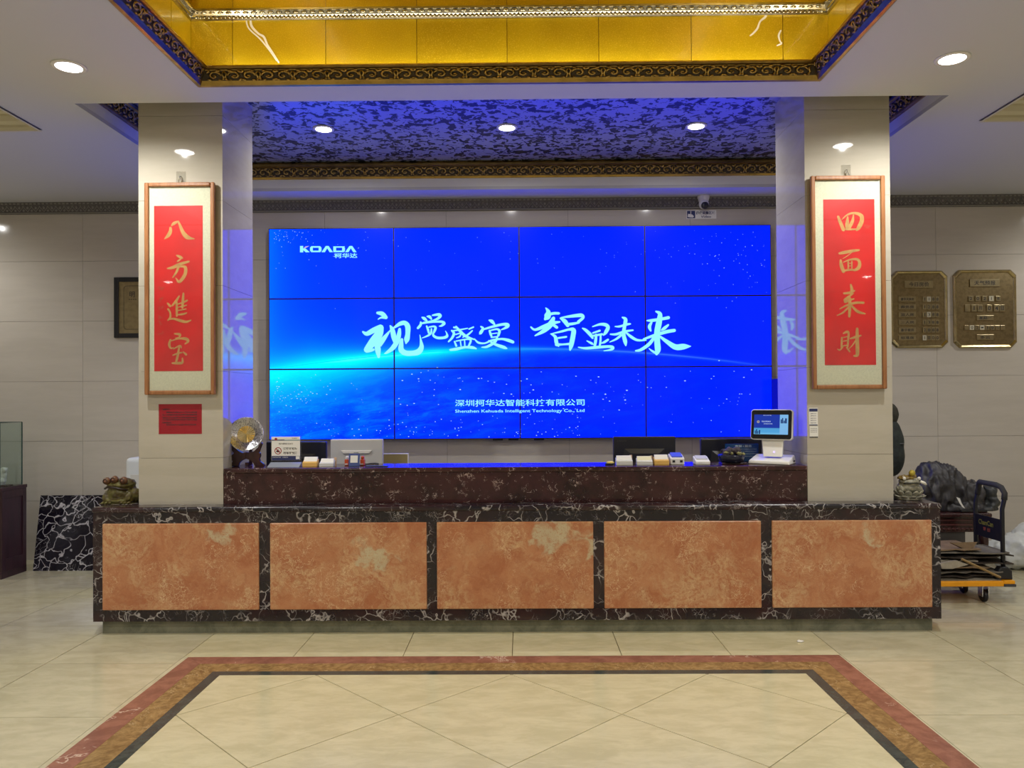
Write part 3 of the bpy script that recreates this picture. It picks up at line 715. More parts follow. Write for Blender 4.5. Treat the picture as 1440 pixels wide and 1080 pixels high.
S1 = [[(185,120,20),(225,128,34),(256,158,28)],[(250,160,20),(215,160,14),(190,174,6)],
 [(62,280,14),(95,296,32),(150,268,40),(205,246,46)],[(210,245,50),(195,300,62),(150,360,62),(95,430,46)],[(180,370,40),(188,430,44),(195,490,20)],[(150,430,20),(120,438,24),(92,445,20)],[(200,385,44),(240,335,34),(292,268,8)],
 [(292,228,10),(310,262,34),(322,320,38),(330,370,20)],[(325,245,14),(375,212,30),(415,205,34),(440,235,40),(440,300,36),(432,345,40),(425,378,10)],
 [(372,258,22),(365,310,34),(345,370,38),(310,420,34),(262,455,18),(242,464,4)],[(390,345,22),(385,385,34),(385,430,42),(420,458,40),(480,460,38),(530,448,44),(556,410,36),(552,360,18),(542,305,4)],
 [(562,158,12),(580,168,24),(600,186,14)],[(604,150,10),(625,153,22),(640,172,12)],[(650,140,12),(700,134,22),(714,146,24),(690,170,18),(640,188,10),(575,200,10)],
 [(550,198,12),(548,222,20),(526,248,18)],[(556,208,14),(640,197,14),(720,194,18),(748,208,22),(725,228,16),(705,232,6)],
 [(600,232,12),(612,262,18),(618,290,14)],[(620,240,10),(660,234,14),(675,247,20),(662,282,16),(657,294,8)],[(640,255,12),(636,290,16),(610,312,14),(562,332,6)],[(655,290,12),(658,312,18),(690,330,20),(740,330,20),(770,318,22),(770,295,12),(758,272,4)],
 [(830,242,14),(862,250,10)],[(812,272,8),(870,264,12),(945,250,8)],[(812,270,14),(830,292,20),(815,330,18),(785,362,12)],[(958,256,12),(994,240,12)],[(848,236,14),(880,272,20),(920,310,22),(965,332,16),(1010,346,8)],
 [(845,302,10),(885,292,10),(880,318,12),(852,330,8)],[(985,270,10),(950,302,14),(905,326,8)],[(835,362,12),(850,398,16)],[(848,358,10),(940,342,12),(972,352,16),(955,398,14)],[(885,362,10),(890,398,10)],[(920,354,10),(922,398,10)],[(800,432,16),(850,425,22),(920,410,18),(985,412,22),(1018,422,10)],
 [(1128,182,12),(1150,192,26),(1172,216,14)],[(1058,236,12),(1075,252,20),(1055,288,24),(1046,298,8)],[(1075,260,12),(1150,238,18),(1240,217,20),(1282,222,30),(1275,240,22),(1230,262,8)],
 [(1130,270,14),(1140,300,18),(1150,325,12)],[(1140,268,10),(1190,257,14),(1214,272,20),(1205,310,18)],[(1150,296,8),(1195,290,8)],[(1145,327,10),(1200,320,10)],
 [(1003,338,6),(1035,370,16),(1090,376,12),(1150,352,16),(1230,340,16),(1290,352,24),(1328,366,22)],[(1195,332,16),(1170,370,22),(1110,405,18),(1065,410,8)],[(1125,354,10),(1180,386,20),(1250,410,24),(1276,420,10)]]
S2 = [[(165,78,8),(186,110,32),(178,150,50),(160,172,20)],[(180,138,20),(230,124,20),(275,124,18)],[(40,240,12),(75,262,18),(150,235,28),(220,207,28),(282,196,12)],[(230,165,26),(205,215,44),(150,270,32),(75,312,10)],[(220,215,20),(258,242,22)],
 [(290,165,14),(325,190,32),(350,226,26)],[(290,160,6),(350,152,18),(430,142,26),(470,142,28),(478,162,22),(440,195,22)],[(340,218,20),(390,212,20),(445,202,14)],
 [(212,298,12),(245,322,24),(255,370,28),(272,400,12)],[(205,298,6),(300,276,16),(360,260,18),(398,264,34),(396,310,36),(380,390,34),(370,432,14)],[(270,332,14),(338,322,14)],[(255,388,24),(310,386,14),(360,382,18)],
 [(475,250,10),(500,264,22),(540,302,26),(560,332,16)],[(560,236,8),(620,217,18),(668,220,26),(690,242,28),(670,285,26),(652,308,10)],[(562,290,12),(620,270,16)],[(548,316,14),(640,300,16)],[(590,305,18),(585,360,22),(578,400,18)],[(628,312,14),(626,360,16),(620,400,14)],[(512,356,8),(550,376,18),(565,386,8)],[(690,346,16),(660,366,18),(635,376,8)],
 [(440,410,8),(500,418,18),(600,410,22),(700,404,20),(730,414,26),(715,430,16),(655,440,6)],
 [(750,235,8),(790,234,16),(850,217,18),(878,213,12)],[(812,158,12),(838,176,28),(830,230,26),(822,300,28),(835,360,30),(840,394,12)],[(710,300,10),(760,300,18),(830,277,18),(900,266,12)],[(800,308,18),(760,340,16),(705,366,6)],[(845,288,14),(890,325,22),(940,350,18),(1010,350,10)],
 [(1095,108,12),(1128,130,32),(1120,200,44),(1105,280,44),(1105,360,44),(1110,430,44),(1100,466,22)],[(1020,185,10),(1060,184,22),(1140,172,22),(1200,160,24)],[(1058,200,14),(1040,235,26),(1050,270,14)],[(1198,222,14),(1165,250,24),(1140,266,10)],[(990,342,14),(1080,310,22),(1180,280,26),(1250,268,24)],[(1090,310,22),(1040,380,26),(970,430,22),(924,440,12)],[(1130,320,16),(1190,365,30),(1260,408,42),(1330,404,42),(1388,402,6)],[(1100,462,20),(1060,440,14),(1036,420,6)]]
for S_, ox_, cuts in ((S1, 500, (0, 11, 20, 32, 42)), (S2, 740, (0, 12, 21, 26, 34))):
    for i in range(4):
        mb = brush(MB(), S_[cuts[i]:cuts[i+1]], ox_, 420, 6.0, YT_, 1.12); mb.build('brush_character', TXT, vw)
mb = MB()
lettering_px(mb, '深圳柯华达智能科技有限公司', 640, 561, 822, 571.5, YT_, .012)
lettering_px(mb, 'Shenzhen Kehuada Intelligent Technology Co., Ltd', 640, 575, 822, 581.6, YT_, .012)
lettering_px(mb, '柯华达', 470, 355.8, 502.5, 363, YT_, .02)
# KOADA logo, drawn as bars: K O A(no bar) D A(no bar)
k = 190/1440
def lp(*pts): return [PX(370+x*k, 310+y*k, YT_) for x, y in pts]
def poly(pts): mb.add(lp(*pts), [tuple(range(len(pts)))])
poly([(393, 272), (427, 272), (427, 340), (393, 340)]); poly([(427, 298), (450, 298), (497, 338), (455, 340), (427, 316)])
for x0, x1 in ((500, 622), (748, 872)):
    poly([(x0, 276), (x1, 276), (x1-8, 290), (x0, 290)] if x0 > 700 else [(x0+14, 274), (x1-14, 274), (x1, 290), (x0, 290)]); poly([(x0, 322), (x1, 322), (x1-14, 338), (x0+(0 if x0 > 700 else 14), 338)])
    poly([(x0, 290), (x0+30, 290), (x0+30, 322), (x0, 322)]); poly([(x1-30, 290), (x1, 290), (x1, 322), (x1-30, 322)])
for x0 in (622, 874):
    poly([(x0, 338), (x0+46, 272), (x0+76, 272), (x0+36, 338)]); poly([(x0+46, 272), (x0+76, 272), (x0+122, 338), (x0+86, 338)])
mb.build('lettering', TXT, vw)
PINK = glow('logo_accent', (.62, .50, .72), .9)
mb = MB(); poly([(430, 296), (452, 276), (492, 272), (452, 296)]); mb.build('logo_accent', PINK, vw)
st = MB(); rs = random.Random(3)
def speck(u, v, r, w=1.0):
    a = PX(u, v, YT_); q = r*.0052; st.add([(a.x-q*w, YT_, a.z), (a.x, YT_, a.z-q), (a.x+q*w, YT_, a.z), (a.x, YT_, a.z+q)], [(0, 1, 2, 3)])
for _ in range(46): speck(384+abs(rs.gauss(0, 26)), 324+abs(rs.gauss(0, 14)), rs.uniform(.3, .8))
for _ in range(90): speck(rs.uniform(385, 1078), 323+abs(rs.gauss(0, 45)), rs.uniform(.3, .75))
for _ in range(60): speck(1078-abs(rs.gauss(0, 70)), 324+abs(rs.gauss(0, 50)), rs.uniform(.35, .85))
for _ in range(70): speck(384+abs(rs.gauss(0, 55)), rs.gauss(556, 12), rs.uniform(.3, .9), 1.6)
for _ in range(110): speck(rs.uniform(440, 820), 615-abs(rs.gauss(0, 18)), rs.uniform(.3, .9), 1.5)
for _ in range(80): speck(rs.uniform(560, 1070), rs.gauss(536, 10)+ (rs.random() < .3)*25, rs.uniform(.3, 1.1), 2.0)
for _ in range(50): speck(rs.uniform(700, 1075), rs.uniform(540, 612), rs.uniform(.3, .8), 1.4)
tag(st.build('light_specks', glow('speck_white', (.55, .85, 1.0), .9), vw), kind='stuff')
# ================================================================== hanging scrolls in frames
def scroll(u0, v0, u1, v1, red, label, strokes, hook, plate, faded):
    yf = YP-.045
    a, b = PX(u0, v1, yf), PX(u1, v0, yf)
    f = thing('framed_scroll', label, 'picture', ((a.x+b.x)/2, YP, a.z), 'a pair of framed red calligraphy scrolls')
    wd = .030; x0, x1, z0, z1 = a.x, b.x, a.z, b.z
    B(x0, x0+wd, yf, YP-.012, z0, z1).build('frame_side', WOOD, f, bevel=.008); B(x1-wd, x1, yf, YP-.012, z0, z1).build('frame_side', WOOD, f, bevel=.008)
    B(x0+wd, x1-wd, yf, YP-.012, z1-wd, z1).build('frame_top', WOOD, f, bevel=.008); B(x0+wd, x1-wd, yf, YP-.012, z0, z0+wd).build('frame_bottom', WOOD, f, bevel=.008)
    B(x0+wd*.6, x1-wd*.6, yf+.018, YP-.013, z0+wd*.6, z1-wd*.6).build('mount', MATC, f)
    ym = yf+.0175; ra, rb = PX(red[0], red[3], ym), PX(red[2], red[1], ym)
    p = B(ra.x, rb.x, ym-.001, ym+.001, ra.z, rb.z).build('red_paper', REDP, f)
    for ox, oy, k_, s_, cut in strokes:
        brush(MB(), s_[:cut], ox, oy, k_, ym-.0016, 1.05).build('gold_character', INKG, p); brush(MB(), s_[cut:], ox, oy, k_, ym-.0016, 1.05).build('gold_character', INKG, p)
    if faded:
        rr = random.Random(5)
        for (u, v) in faded:
            mb = MB()
            for q in range(5):
                x, y = u+rr.uniform(-2.2, 2.2), v+rr.uniform(-2.2, 2.2); brush(mb, [[(x, y, .9), (x+rr.uniform(-2.5, 2.5), y+rr.uniform(-1.5, 1.5), .9)]], 0, 0, 1, ym-.0014-.0001*q)
            mb.build('faded_character', INKD, p)
    B(x0+wd*.7, x1-wd*.7, yf+.006, yf+.009, z0+wd*.7, z1-wd*.7).build('glazing', GLASS, f)
    h = PX(hook[0], hook[1], YP-.02)
    MB().tube([(h.x-.012, YP-.022, z1-.002), (h.x-.008, YP-.02, z1+.02), (h.x+.004, YP-.02, z1+.032), (h.x+.012, YP-.02, z1+.016), (h.x+.010, YP-.022, z1-.002)], .0022, 6).build('hanging_ring', CHROME, f)
    hk = thing('wall_hook', 'small hook stuck on the %s pillar above the framed scroll' % plate, 'hook', (h.x, YP, h.z))
    B(h.x-.034, h.x+.034, YP-.003, YP-.0005, z1+.0, z1+.085).build('adhesive_plate', m_hook, hk, bevel=.001)
    MB().tube([(h.x, YP-.003, z1+.05), (h.x, YP-.02, z1+.046), (h.x, YP-.024, z1+.036), (h.x, YP-.018, z1+.028)], .003, 6).build('hook_wire', CHROME, hk)
m_hook = m_glass('clear_hook_film', (.93, .93, .92), .08)
LA = [[(345,312,26),(345,350,36),(320,395,36),(280,432,8)],[(358,285,16),(385,262,32),(430,240,14)],[(430,242,18),(450,290,28),(480,360,38),(520,408,46),(565,425,26),(605,430,8)],
 [(412,612,14),(445,625,30),(472,640,18)],[(465,642,10),(432,668,18),(415,680,6)],[(312,752,14),(370,742,32),(450,705,32),(545,677,20)],[(440,715,24),(410,790,24),(370,850,12)],[(415,738,14),(480,730,22),(508,747,34),(505,810,34),(470,870,34),(435,898,26),(412,868,14),(400,855,6)]]
LB = [[(425,85,16),(420,150,24),(415,220,20)],[(385,110,12),(360,150,22),(320,200,16)],[(360,160,16),(362,230,22),(362,300,16)],[(370,187,10),(420,172,14),(460,152,16)],[(375,217,8),(420,207,12),(455,197,10)],[(375,247,8),(425,238,12),(450,232,10)],[(370,287,12),(420,282,18),(455,270,12)],[(275,180,16),(300,206,22)],[(280,235,18),(298,265,16),(300,310,18),(278,340,12)],[(280,335,12),(330,325,18),(400,345,26),(450,355,22),(495,340,12)],
 [(340,468,12),(390,475,24),(385,500,12),(350,510,8)],[(302,525,16),(290,570,24),(305,605,16),(330,600,8)],[(310,535,10),(380,515,14),(450,517,28),(468,540,24),(440,565,10)],[(330,612,8),(390,582,16),(404,600,12)],[(385,590,14),(370,680,22),(355,740,18)],[(325,672,12),(380,652,16),(410,647,12)],[(320,747,16),(370,747,24),(414,742,22),(415,700,12)],[(425,642,12),(450,665,22)]]
RA = [[(295,437,22),(315,490,30),(345,560,32)],[(330,465,6),(380,420,16),(450,402,22),(513,427,34),(518,480,38),(490,540,36),(470,565,16)],[(385,440,14),(380,500,32),(375,550,22)],[(440,420,10),(430,480,28),(400,540,30)],[(370,557,18),(420,557,16),(470,555,12)],
 [(308,785,20),(350,777,28),(430,762,26),(492,754,18)],[(420,780,6),(380,810,7),(340,835,6)],[(318,850,18),(325,900,32),(345,955,32)],[(345,870,8),(400,847,14),(470,840,22),(498,870,28),(490,920,32),(450,945,20)],[(390,865,14),(390,930,12)],[(425,860,10),(425,930,10)],[(395,880,7),(425,878,7)],[(395,905,7),(425,903,7)],[(345,950,16),(400,942,18),(455,942,14)]]
RB = [[(415,70,16),(425,120,28),(415,160,18)],[(350,152,18),(400,147,22),(450,127,14)],[(440,152,10),(380,195,22),(352,216,16)],[(362,232,26),(400,217,22),(445,204,10)],[(310,300,8),(380,265,18),(460,242,22),(535,241,20)],[(405,200,26),(405,290,28),(400,372,20)],[(390,287,16),(340,335,16),(285,362,8)],[(425,272,16),(480,325,26),(550,345,12)],
 [(330,572,16),(328,630,18),(325,670,12)],[(345,532,12),(380,517,24),(394,532,20),(390,590,18),(385,660,16)],[(345,571,9),(385,562,10)],[(345,606,9),(385,599,10)],[(335,652,12),(390,642,10)],[(340,662,10),(310,690,14),(290,681,8)],[(375,667,12),(405,705,14)],[(410,582,12),(460,567,22),(510,552,14)],[(475,488,24),(475,580,32),(478,680,34),(475,738,30),(445,745,16)],[(465,592,12),(430,645,10),(395,680,6)]]
scroll(202.5, 255.5, 301, 555.5, (217, 289, 285, 522), 'wood-framed red scroll reading 八方進宝 on the left pillar', ((195, 280, 7.714, LA, 3), (195, 400, 6.75, LB, 10)), (253, 248), 'left',
       [(226.5, 405), (226.5, 421), (226.5, 434), (226, 445), (226.5, 454), (227, 468)])
scroll(1143.5, 246, 1245, 547.5, (1160, 280, 1229.5, 513.5), 'wood-framed red scroll reading 四面来財 on the right pillar', ((1135, 240, 6.75, RA, 5), (1135, 390, 6.75, RB, 8)), (1191, 240), 'right', [(1219.5, 318)])
# red notice
def sheet(name, label, cat, u0, v0, u1, v1, Y, mat, th=.0012, parent=None):
    a, b = PX(u0, v1, Y), PX(u1, v0, Y); o = thing(name, label, cat, ((a.x+b.x)/2, Y, a.z)) if parent is None else parent
    B(a.x, b.x, Y-th, Y-.0002, a.z, b.z).build('sheet', mat, o); return o
NOTE = flat('red_notice_paper', srgb(156, 30, 42), .22, 0, .06, 12.0, .15)
nt_ = sheet('notice', 'glossy red printed notice taped below the scroll on the left pillar', 'notice', 223.3, 568, 283.8, 610.5, YP, NOTE)
mb = MB(); yy = YP-.0016
for v0, u0, u1, tx in ((574.6, 228.5, 239, '温馨提示'), (578.5, 234, 277, '尊敬的各位宾客您好为了您的安全请注意'), (582, 228.5, 277, '的 一般贵重物品请妥善保管好请勿随意放置'), (586, 228.5, 277, '请勿在酒店内吸烟酒后驾车感谢您的配合'), (589, 228.5, 277, '以便我们为您提供更好的服务祝您生活愉'), (593, 228.5, 241, '快谢谢合作'), (596, 234, 276, '祝您在本店入住愉快 欢迎您的光临')):
    lettering_px(mb, tx, u0, v0, u1, v0+2.6, yy, .015)
mb.build('printing', INKB, nt_)
# stickers on the right pillar
s1 = sheet('sticker', 'small white notice sticker with dark blue header on the right pillar', 'sticker', 1137.6, 573.5, 1150, 598.5, YP, PAPERW)
NAVY = flat('navy_print', (.02, .03, .12), .4)
mb = MB()
for v0, v1 in ((574.5, 578.8), (597, 598.4)):
    a, b = PX(1138, v1, YP-.0016), PX(1149.7, v0, YP-.0016); mb.quad((a.x, YP-.0016, a.z), (b.x, YP-.0016, a.z), (b.x, YP-.0016, b.z), (a.x, YP-.0016, b.z))
for v in (581, 584, 587.5, 590.5, 594): lettering_px(mb, '温馨提示请勿', 1139.5, v, 1148, v+1.4, YP-.0016, .0)
mb.build('printing', NAVY, s1)
s2 = sheet('sticker', 'plain white printed sticker below the blue-headed one on the right pillar', 'sticker', 1138.6, 599.2, 1150.4, 615.5, YP, PAPERW)
mb = MB()
for v in (602, 604.5, 607): lettering_px(mb, '安全须知注意', 1139.8, v, 1149, v+1.3, YP-.0016, .0)
a, b = PX(1138.6, 615.5, YP-.0016), PX(1150.4, 614, YP-.0016); mb.quad((a.x, YP-.0016, a.z), (b.x, YP-.0016, a.z), (b.x, YP-.0016, b.z), (a.x, YP-.0016, b.z))
mb.build('printing', INKB, s2)
# award plaque half behind the left pillar
a = PX(160, 475, YW-.03); b = PX(160, 390, YW-.03); x0, x1, z0, z1 = a.x, a.x+.86, a.z, b.z
pq = thing('award_plaque', 'brass award plaque in a black frame half hidden by the left pillar', 'plaque', ((x0+x1)/2, YW, z0))
for q in ((x0, x0+.045, z0, z1), (x1-.045, x1, z0, z1), (x0+.045, x1-.045, z0, z0+.045), (x0+.045, x1-.045, z1-.045, z1)): B(q[0], q[1], YW-.03, YW-.001, q[2], q[3]).build('frame_bar', BLK, pq, bevel=.003)
B(x0+.044, x1-.044, YW-.018, YW-.002, z0+.044, z1-.044).build('brass_sheet', BRASSP, pq)
mb = MB()
def rline(mb, x0, x1, z0, z1, Y, r=.002, c=.03):
    pts = []
    for (cx_, cz_, a0) in ((x1-c, z1-c, 0), (x0+c, z1-c, 90), (x0+c, z0+c, 180), (x1-c, z0+c, 270)):
        for k in range(4): t_ = radians(a0+k*30); pts.append((cx_+c*cos(t_), Y, cz_+c*sin(t_)))
    pts.append(pts[0]); mb.tube(pts, r, 4, False)
rline(mb, x0+.095, x1-.095, z0+.085, z1-.085, YW-.0185)
lettering_px(mb, '明', 182, 410, 189.5, 418, YW-.0186, .01)
lettering_px(mb, '----', 181, 420.5, 192, 421.5, YW-.0186)
mb.build('engraving', INKB, pq)
# brass boards on the right of the back wall
def board(u0, v0, u1, v1, label):
    a, b = PX(u0, v1, YW), PX(u1, v0, YW); x0, x1, z0, z1 = a.x, b.x, a.z, b.z
    o = thing('brass_board', label, 'notice board', ((x0+x1)/2, YW, z0), 'two brass information boards')
    c = .055
    def octa(i, c): return [(x0+i+c, z0+i), (x1-i-c, z0+i), (x1-i, z0+i+c), (x1-i, z1-i-c), (x1-i-c, z1-i), (x0+i+c, z1-i), (x0+i, z1-i-c), (x0+i, z0+i+c)]
    MB().prism(octa(.012, c), YW-.012, YW-.0005).build('board_plate', BRASS, o)
    # bevelled frame: ring section
    mb = MB(); rings = [(.0, YW-.0008), (.0, YW-.016), (.010, YW-.026), (.024, YW-.020), (.030, YW-.0122)]
    vs = []
    for i, y in rings: vs += [(x, y, z) for x, z in octa(i, c*(1-i*.8))]
    mb.add(vs, [(r*8+j, r*8+(j+1) % 8, (r+1)*8+(j+1) % 8, (r+1)*8+j) for r in range(4) for j in range(8)])
    mb.build('bevelled_frame', BRASSL, o); return o
def plate(o, u0, v0, u1, v1, body, name='name_plate', mat=None, bold=.012, ins=(.1, .22)):
    Y = YW-.0125; a, b = PX(u0, v1, Y), PX(u1, v0, Y)
    p = B(a.x, b.x, Y-.008, Y, a.z, b.z).build(name, mat or BRASSP, o, bevel=.0015)
    if body:
        w_, h_ = b.x-a.x, b.z-a.z
        mb = lettering(MB(), body, a.x+w_*ins[0], b.x-w_*ins[0], a.z+h_*ins[1], b.z-h_*ins[1], Y-.0085, bold); mb.build('engraved_text', INKB, p)
    return p
b1 = board(1252, 381, 1331, 489.5, 'brass room price board, nearer the right pillar')
LITE = flat('pale_number_tile', (.55, .50, .36), .4)
plate(b1, 1272, 394.8, 1311.5, 405.2, '今日房价', ins=(.14, .2))
for i, (nm, num, lt) in enumerate((('豪华大床房', '1188', 1), ('商务房', '1288', -1), ('双人房', '1388', 1), ('三人房', '1388', -1), ('豪华套房', '2088', -1), ('标准房', '1000', 0))):
    v = 417.2+i*10.85
    plate(b1, 1263.5, v, 1287.5, v+7.2, nm, ins=(.12, .2))
    for q in range(4): plate(b1, 1297.3+q*5.9, v, 1302.6+q*5.9, v+7.2, num[q], 'number_tile', LITE if q == lt else None, ins=(.22, .2))
b2 = board(1340.5, 379.5, 1427.5, 489.5, 'brass weather and date board, nearer the right edge of the picture')
plate(b2, 1363.5, 392.5, 1405, 403.3, '天气预报', ins=(.14, .2))
for q, c in enumerate('2021年'): plate(b2, 1361.5+q*9.6, 416.3, 1368+q*9.6, 423.6, c, 'number_tile', LITE if q == 3 else None, ins=(.2, .2))
for q, (u, c) in enumerate(((1356.5, ''), (1365.5, '1'), (1374, '月'), (1387, '0'), (1397, '4'), (1405, '日'))): plate(b2, u, 428.5, u+7.4, 438.3, c, 'number_tile', ins=(.22, .22))
plate(b2, 1373, 443.5, 1396.5, 450.5, '星期一', ins=(.14, .2))
for q, c in enumerate((' ', '0', '2', '-', '1', '0', '℃', ' ')): plate(b2, 1356+q*7.2, 457.5, 1362.3+q*7.2, 464, c.strip(), 'number_tile', LITE if q in (1, 3) else None, ins=(.22, .2))
plate(b2, 1373, 470.5, 1396.5, 478, '多云', ins=(.2, .2))
# surveillance camera and its sign
q = PX(989.5, 276, YW-.07)
cm = thing('dome_camera', 'white dome security camera under the ceiling above the screen', 'camera', (q.x, YW-.06, ZC))
MB().lathe([(.001, 0), (.058, 0), (.060, -.012), (.050, -.05), (.042, -.066), (.001, -.066)], (q.x, YW-.062, ZC-.0005), 24).build('mount_cup', WHP, cm, True)
MB().ell((q.x, YW-.072, ZC-.085), .050, 20, 12).build('camera_ball', WHP, cm, True)
MB().lathe([(.001, -.004), (.030, -.004), (.036, .004), (.036, .02), (.001, .02)], (q.x+.002, YW-.120, ZC-.105), 20, 'y').build('lens_ring', BLK, cm, True)
MB().ell((q.x+.002, YW-.122, ZC-.105), (.014, .006, .014), 12, 8).build('lens', flat('lens_glass', (.02, .02, .03), .05), cm, True)
vs_ = sheet('camera_sign', 'small white video surveillance sign above the screen', 'sign', 965.5, 295.5, 1007.3, 307.8, YW, PAPERW)
mb = MB(); yy = YW-.0016
a, b = PX(966.2, 307, yy), PX(977.6, 296.4, yy); mb.quad((a.x, yy, a.z), (b.x, yy, a.z), (b.x, yy, b.z), (a.x, yy, b.z))
lettering_px(mb, '图像采集区域', 979, 297, 1005.5, 301.6, yy, .02); lettering_px(mb, 'Video', 985.5, 303, 1000, 306.4, yy, .02); mb.build('printing', NAVY, vs_)
mb = MB(); mb.add([PX(u, v, YW-.002) for u, v in ((967, 305), (967.8, 300.6), (973.5, 301.6), (976, 304.2), (974.5, 306), (970, 305.6))], [(0, 1, 2, 3, 4, 5)]); mb.add([PX(u, v, YW-.002) for u, v in ((971, 296.8), (972, 296.8), (972, 301), (971, 301))], [(0, 1, 2, 3)]); mb.build('camera_symbol', PAPERW, vs_)
# white cable from the ceiling corner
# ================================================================== things on the counter
def on_top(u, v): return FL(u, v, ZT)
# commemorative plate and stand
YPL = 5.56
st_ = thing('plate_stand', 'carved dark wood stand holding the silver and gold plate', 'stand', (PX(346, 657, YPL).x, YPL, ZT))
k_ = 826/65
def sp(x, y): q = PX(315+x/k_, 580+y/k_, YPL); return (q.x, q.z)
dz = ZT - sp(400, 985)[1]
def spz(x, y): a_ = sp(x, y); return (a_[0], a_[1]+dz)
leg_l = [(95, 985), (120, 940), (165, 900), (140, 850), (145, 780), (185, 750), (150, 700), (130, 620), (140, 575), (180, 580), (205, 640), (260, 700), (340, 745), (400, 730), (400, 850), (330, 880), (280, 930), (265, 985)]
leg_r = [(735, 985), (715, 940), (655, 895), (640, 850), (660, 800), (655, 745), (630, 740), (660, 660), (690, 580), (675, 555), (640, 590), (610, 650), (540, 715), (460, 740), (400, 730), (400, 850), (470, 870), (520, 910), (565, 985)]
MB().prism([spz(*p) for p in leg_l][::-1], YPL-.012, YPL+.012).build('stand_side', DKWOOD, st_, bevel=.003)
MB().prism([spz(*p) for p in leg_r][::-1], YPL-.012, YPL+.012).build('stand_side', DKWOOD, st_, bevel=.003)
c0 = st_.location.x
MB().box(c0-.012, c0+.012, YPL+.012, YPL+.10, ZT+.002, ZT+.026).build('back_foot', DKWOOD, st_); MB().box(c0-.009, c0+.009, YPL+.085, YPL+.10, ZT+.002, ZT+.17).build('back_post', DKWOOD, st_)
pc = PX(346, 612.3, YPL); pr = .1235
pl = thing('souvenir_plate', 'round silver plate with a gold centre propped on a dark wood stand', 'plate', (pc.x, YPL, pc.z+dz))
PLS = m_gold('engraved_silver', (.62, .62, .66), .22, 120.0, .6, .35); PLG = m_gold('plate_gold', (.86, .70, .34), .22, 30.0, .25, .8)
g = MB().lathe([(.001, .010), (pr*.48, .010), (pr*.52, .004), (pr*.96, -.010), (pr, -.012), (pr, -.007), (pr*.55, .012), (.001, .018)], k=48, axis='y').build('rim', PLS, pl, True, local=True)
mb = MB(); n = 40; vs = [(0, .0045, 0)]
for j in range(n): a_ = 2*pi*j/n; rr_ = pr*.5; vs.append((rr_*cos(a_), .006+.0022*(j % 2), rr_*sin(a_)))
mb.add(vs, [(0, 1+j, 1+(j+1) % n) for j in range(n)]); mb.build('gold_centre', PLG, pl, local=True)
pl.rotation_euler = (radians(-14), 0, radians(8))
# acrylic no-drink-driving sign
YA = 5.53
a, b = PX(382, 647.5, YA), PX(421.8, 614, YA); zb = ZT
sg = thing('sign_holder', 'clear acrylic holder with a no drink driving sign on the counter', 'sign', ((a.x+b.x)/2, YA, zb))
oz = 0.0
B(a.x-.008, b.x+.010, YA+.003, YA+.006, zb+.001, b.z+.004).build('acrylic_back', ACRYL, sg)
MB().add([(a.x-.010, YA-.075, zb+.001), (b.x+.012, YA-.075, zb+.001), (b.x+.010, YA+.006, zb+.030), (a.x-.008, YA+.006, zb+.030), (a.x-.010, YA+.05, zb+.001), (b.x+.012, YA+.05, zb+.001)], [(0, 1, 2, 3), (2, 5, 4, 3), (0, 3, 4), (1, 5, 2)]).build('acrylic_foot', flat('frosted_acrylic', (.30, .33, .38), .12), sg)
B(a.x, b.x, YA-.001, YA+.002, a.z, b.z).build('printed_card', PAPERW, sg)
yy = YA-.0018
def pband(mb, u0, v0, u1, v1, Y=None): 
    Y = yy if Y is None else Y
    p, q_ = PX(u0, v1, Y), PX(u1, v0, Y); return mb.quad((p.x, Y, p.z), (q_.x, Y, p.z), (q_.x, Y, q_.z), (p.x, Y, q_.z))
pband(MB(), 382.2, 641, 421.5, 647.4).build('navy_band', NAVY, sg); pband(MB(), 382.2, 618.2, 400, 619.6).build('navy_band', NAVY, sg)
mb = MB(); pband(mb, 400, 618.4, 421.5, 619.6); mb.build('teal_band', flat('teal_print', (.12, .26, .34), .4), sg)
mb = MB(); lettering_px(mb, '酒驾不可为', 398.5, 629.2, 417.3, 632.6, yy, .03); lettering_px(mb, '行车不饮酒', 398.5, 635.2, 417.6, 638.8, yy, .03); lettering_px(mb, '拒绝酒驾安全出行', 392, 622.8, 412, 625.2, yy, .01); lettering_px(mb, '平安出行', 410.5, 615.6, 418, 617, yy, .01); mb.build('black_print', INKB, sg)
mb = MB(); lettering_px(mb, '文明守法平安', 383.2, 642.4, 395, 643.9, yy-.0004, 0); lettering_px(mb, '交通安全', 397, 642.4, 405, 643.9, yy-.0004, 0); pband(mb, 416, 641.4, 421, 645.8, yy-.0004); mb.build('white_print', PAPERW, sg)
SIGNR = flat('prohibition_red', srgb(150, 30, 40), .4)
mb = MB(); c_ = PX(391, 634, yy)
def disc_ring(mb, c, r0, r1, Y, n=28):
    vs = []
    for j in range(n): t_ = 2*pi*j/n; vs += [(c.x+r0*cos(t_), Y, c.z+r0*sin(t_)), (c.x+r1*cos(t_), Y, c.z+r1*sin(t_))]
    return mb.add(vs, [(2*j, 2*j+1, (2*j+3) % (2*n), (2*j+2) % (2*n)) for j in range(n)])
disc_ring(mb, c_, .020, .0255, yy); mb.add([(c_.x-.017, yy, c_.z+.013), (c_.x-.013, yy, c_.z+.017), (c_.x+.017, yy, c_.z-.013), (c_.x+.013, yy, c_.z-.017)], [(0, 1, 2, 3)])
e_ = PX(388, 617.5, yy); disc_ring(mb, e_, .001, .0095, yy-.0004, 16); mb.build('red_emblem', SIGNR, sg)
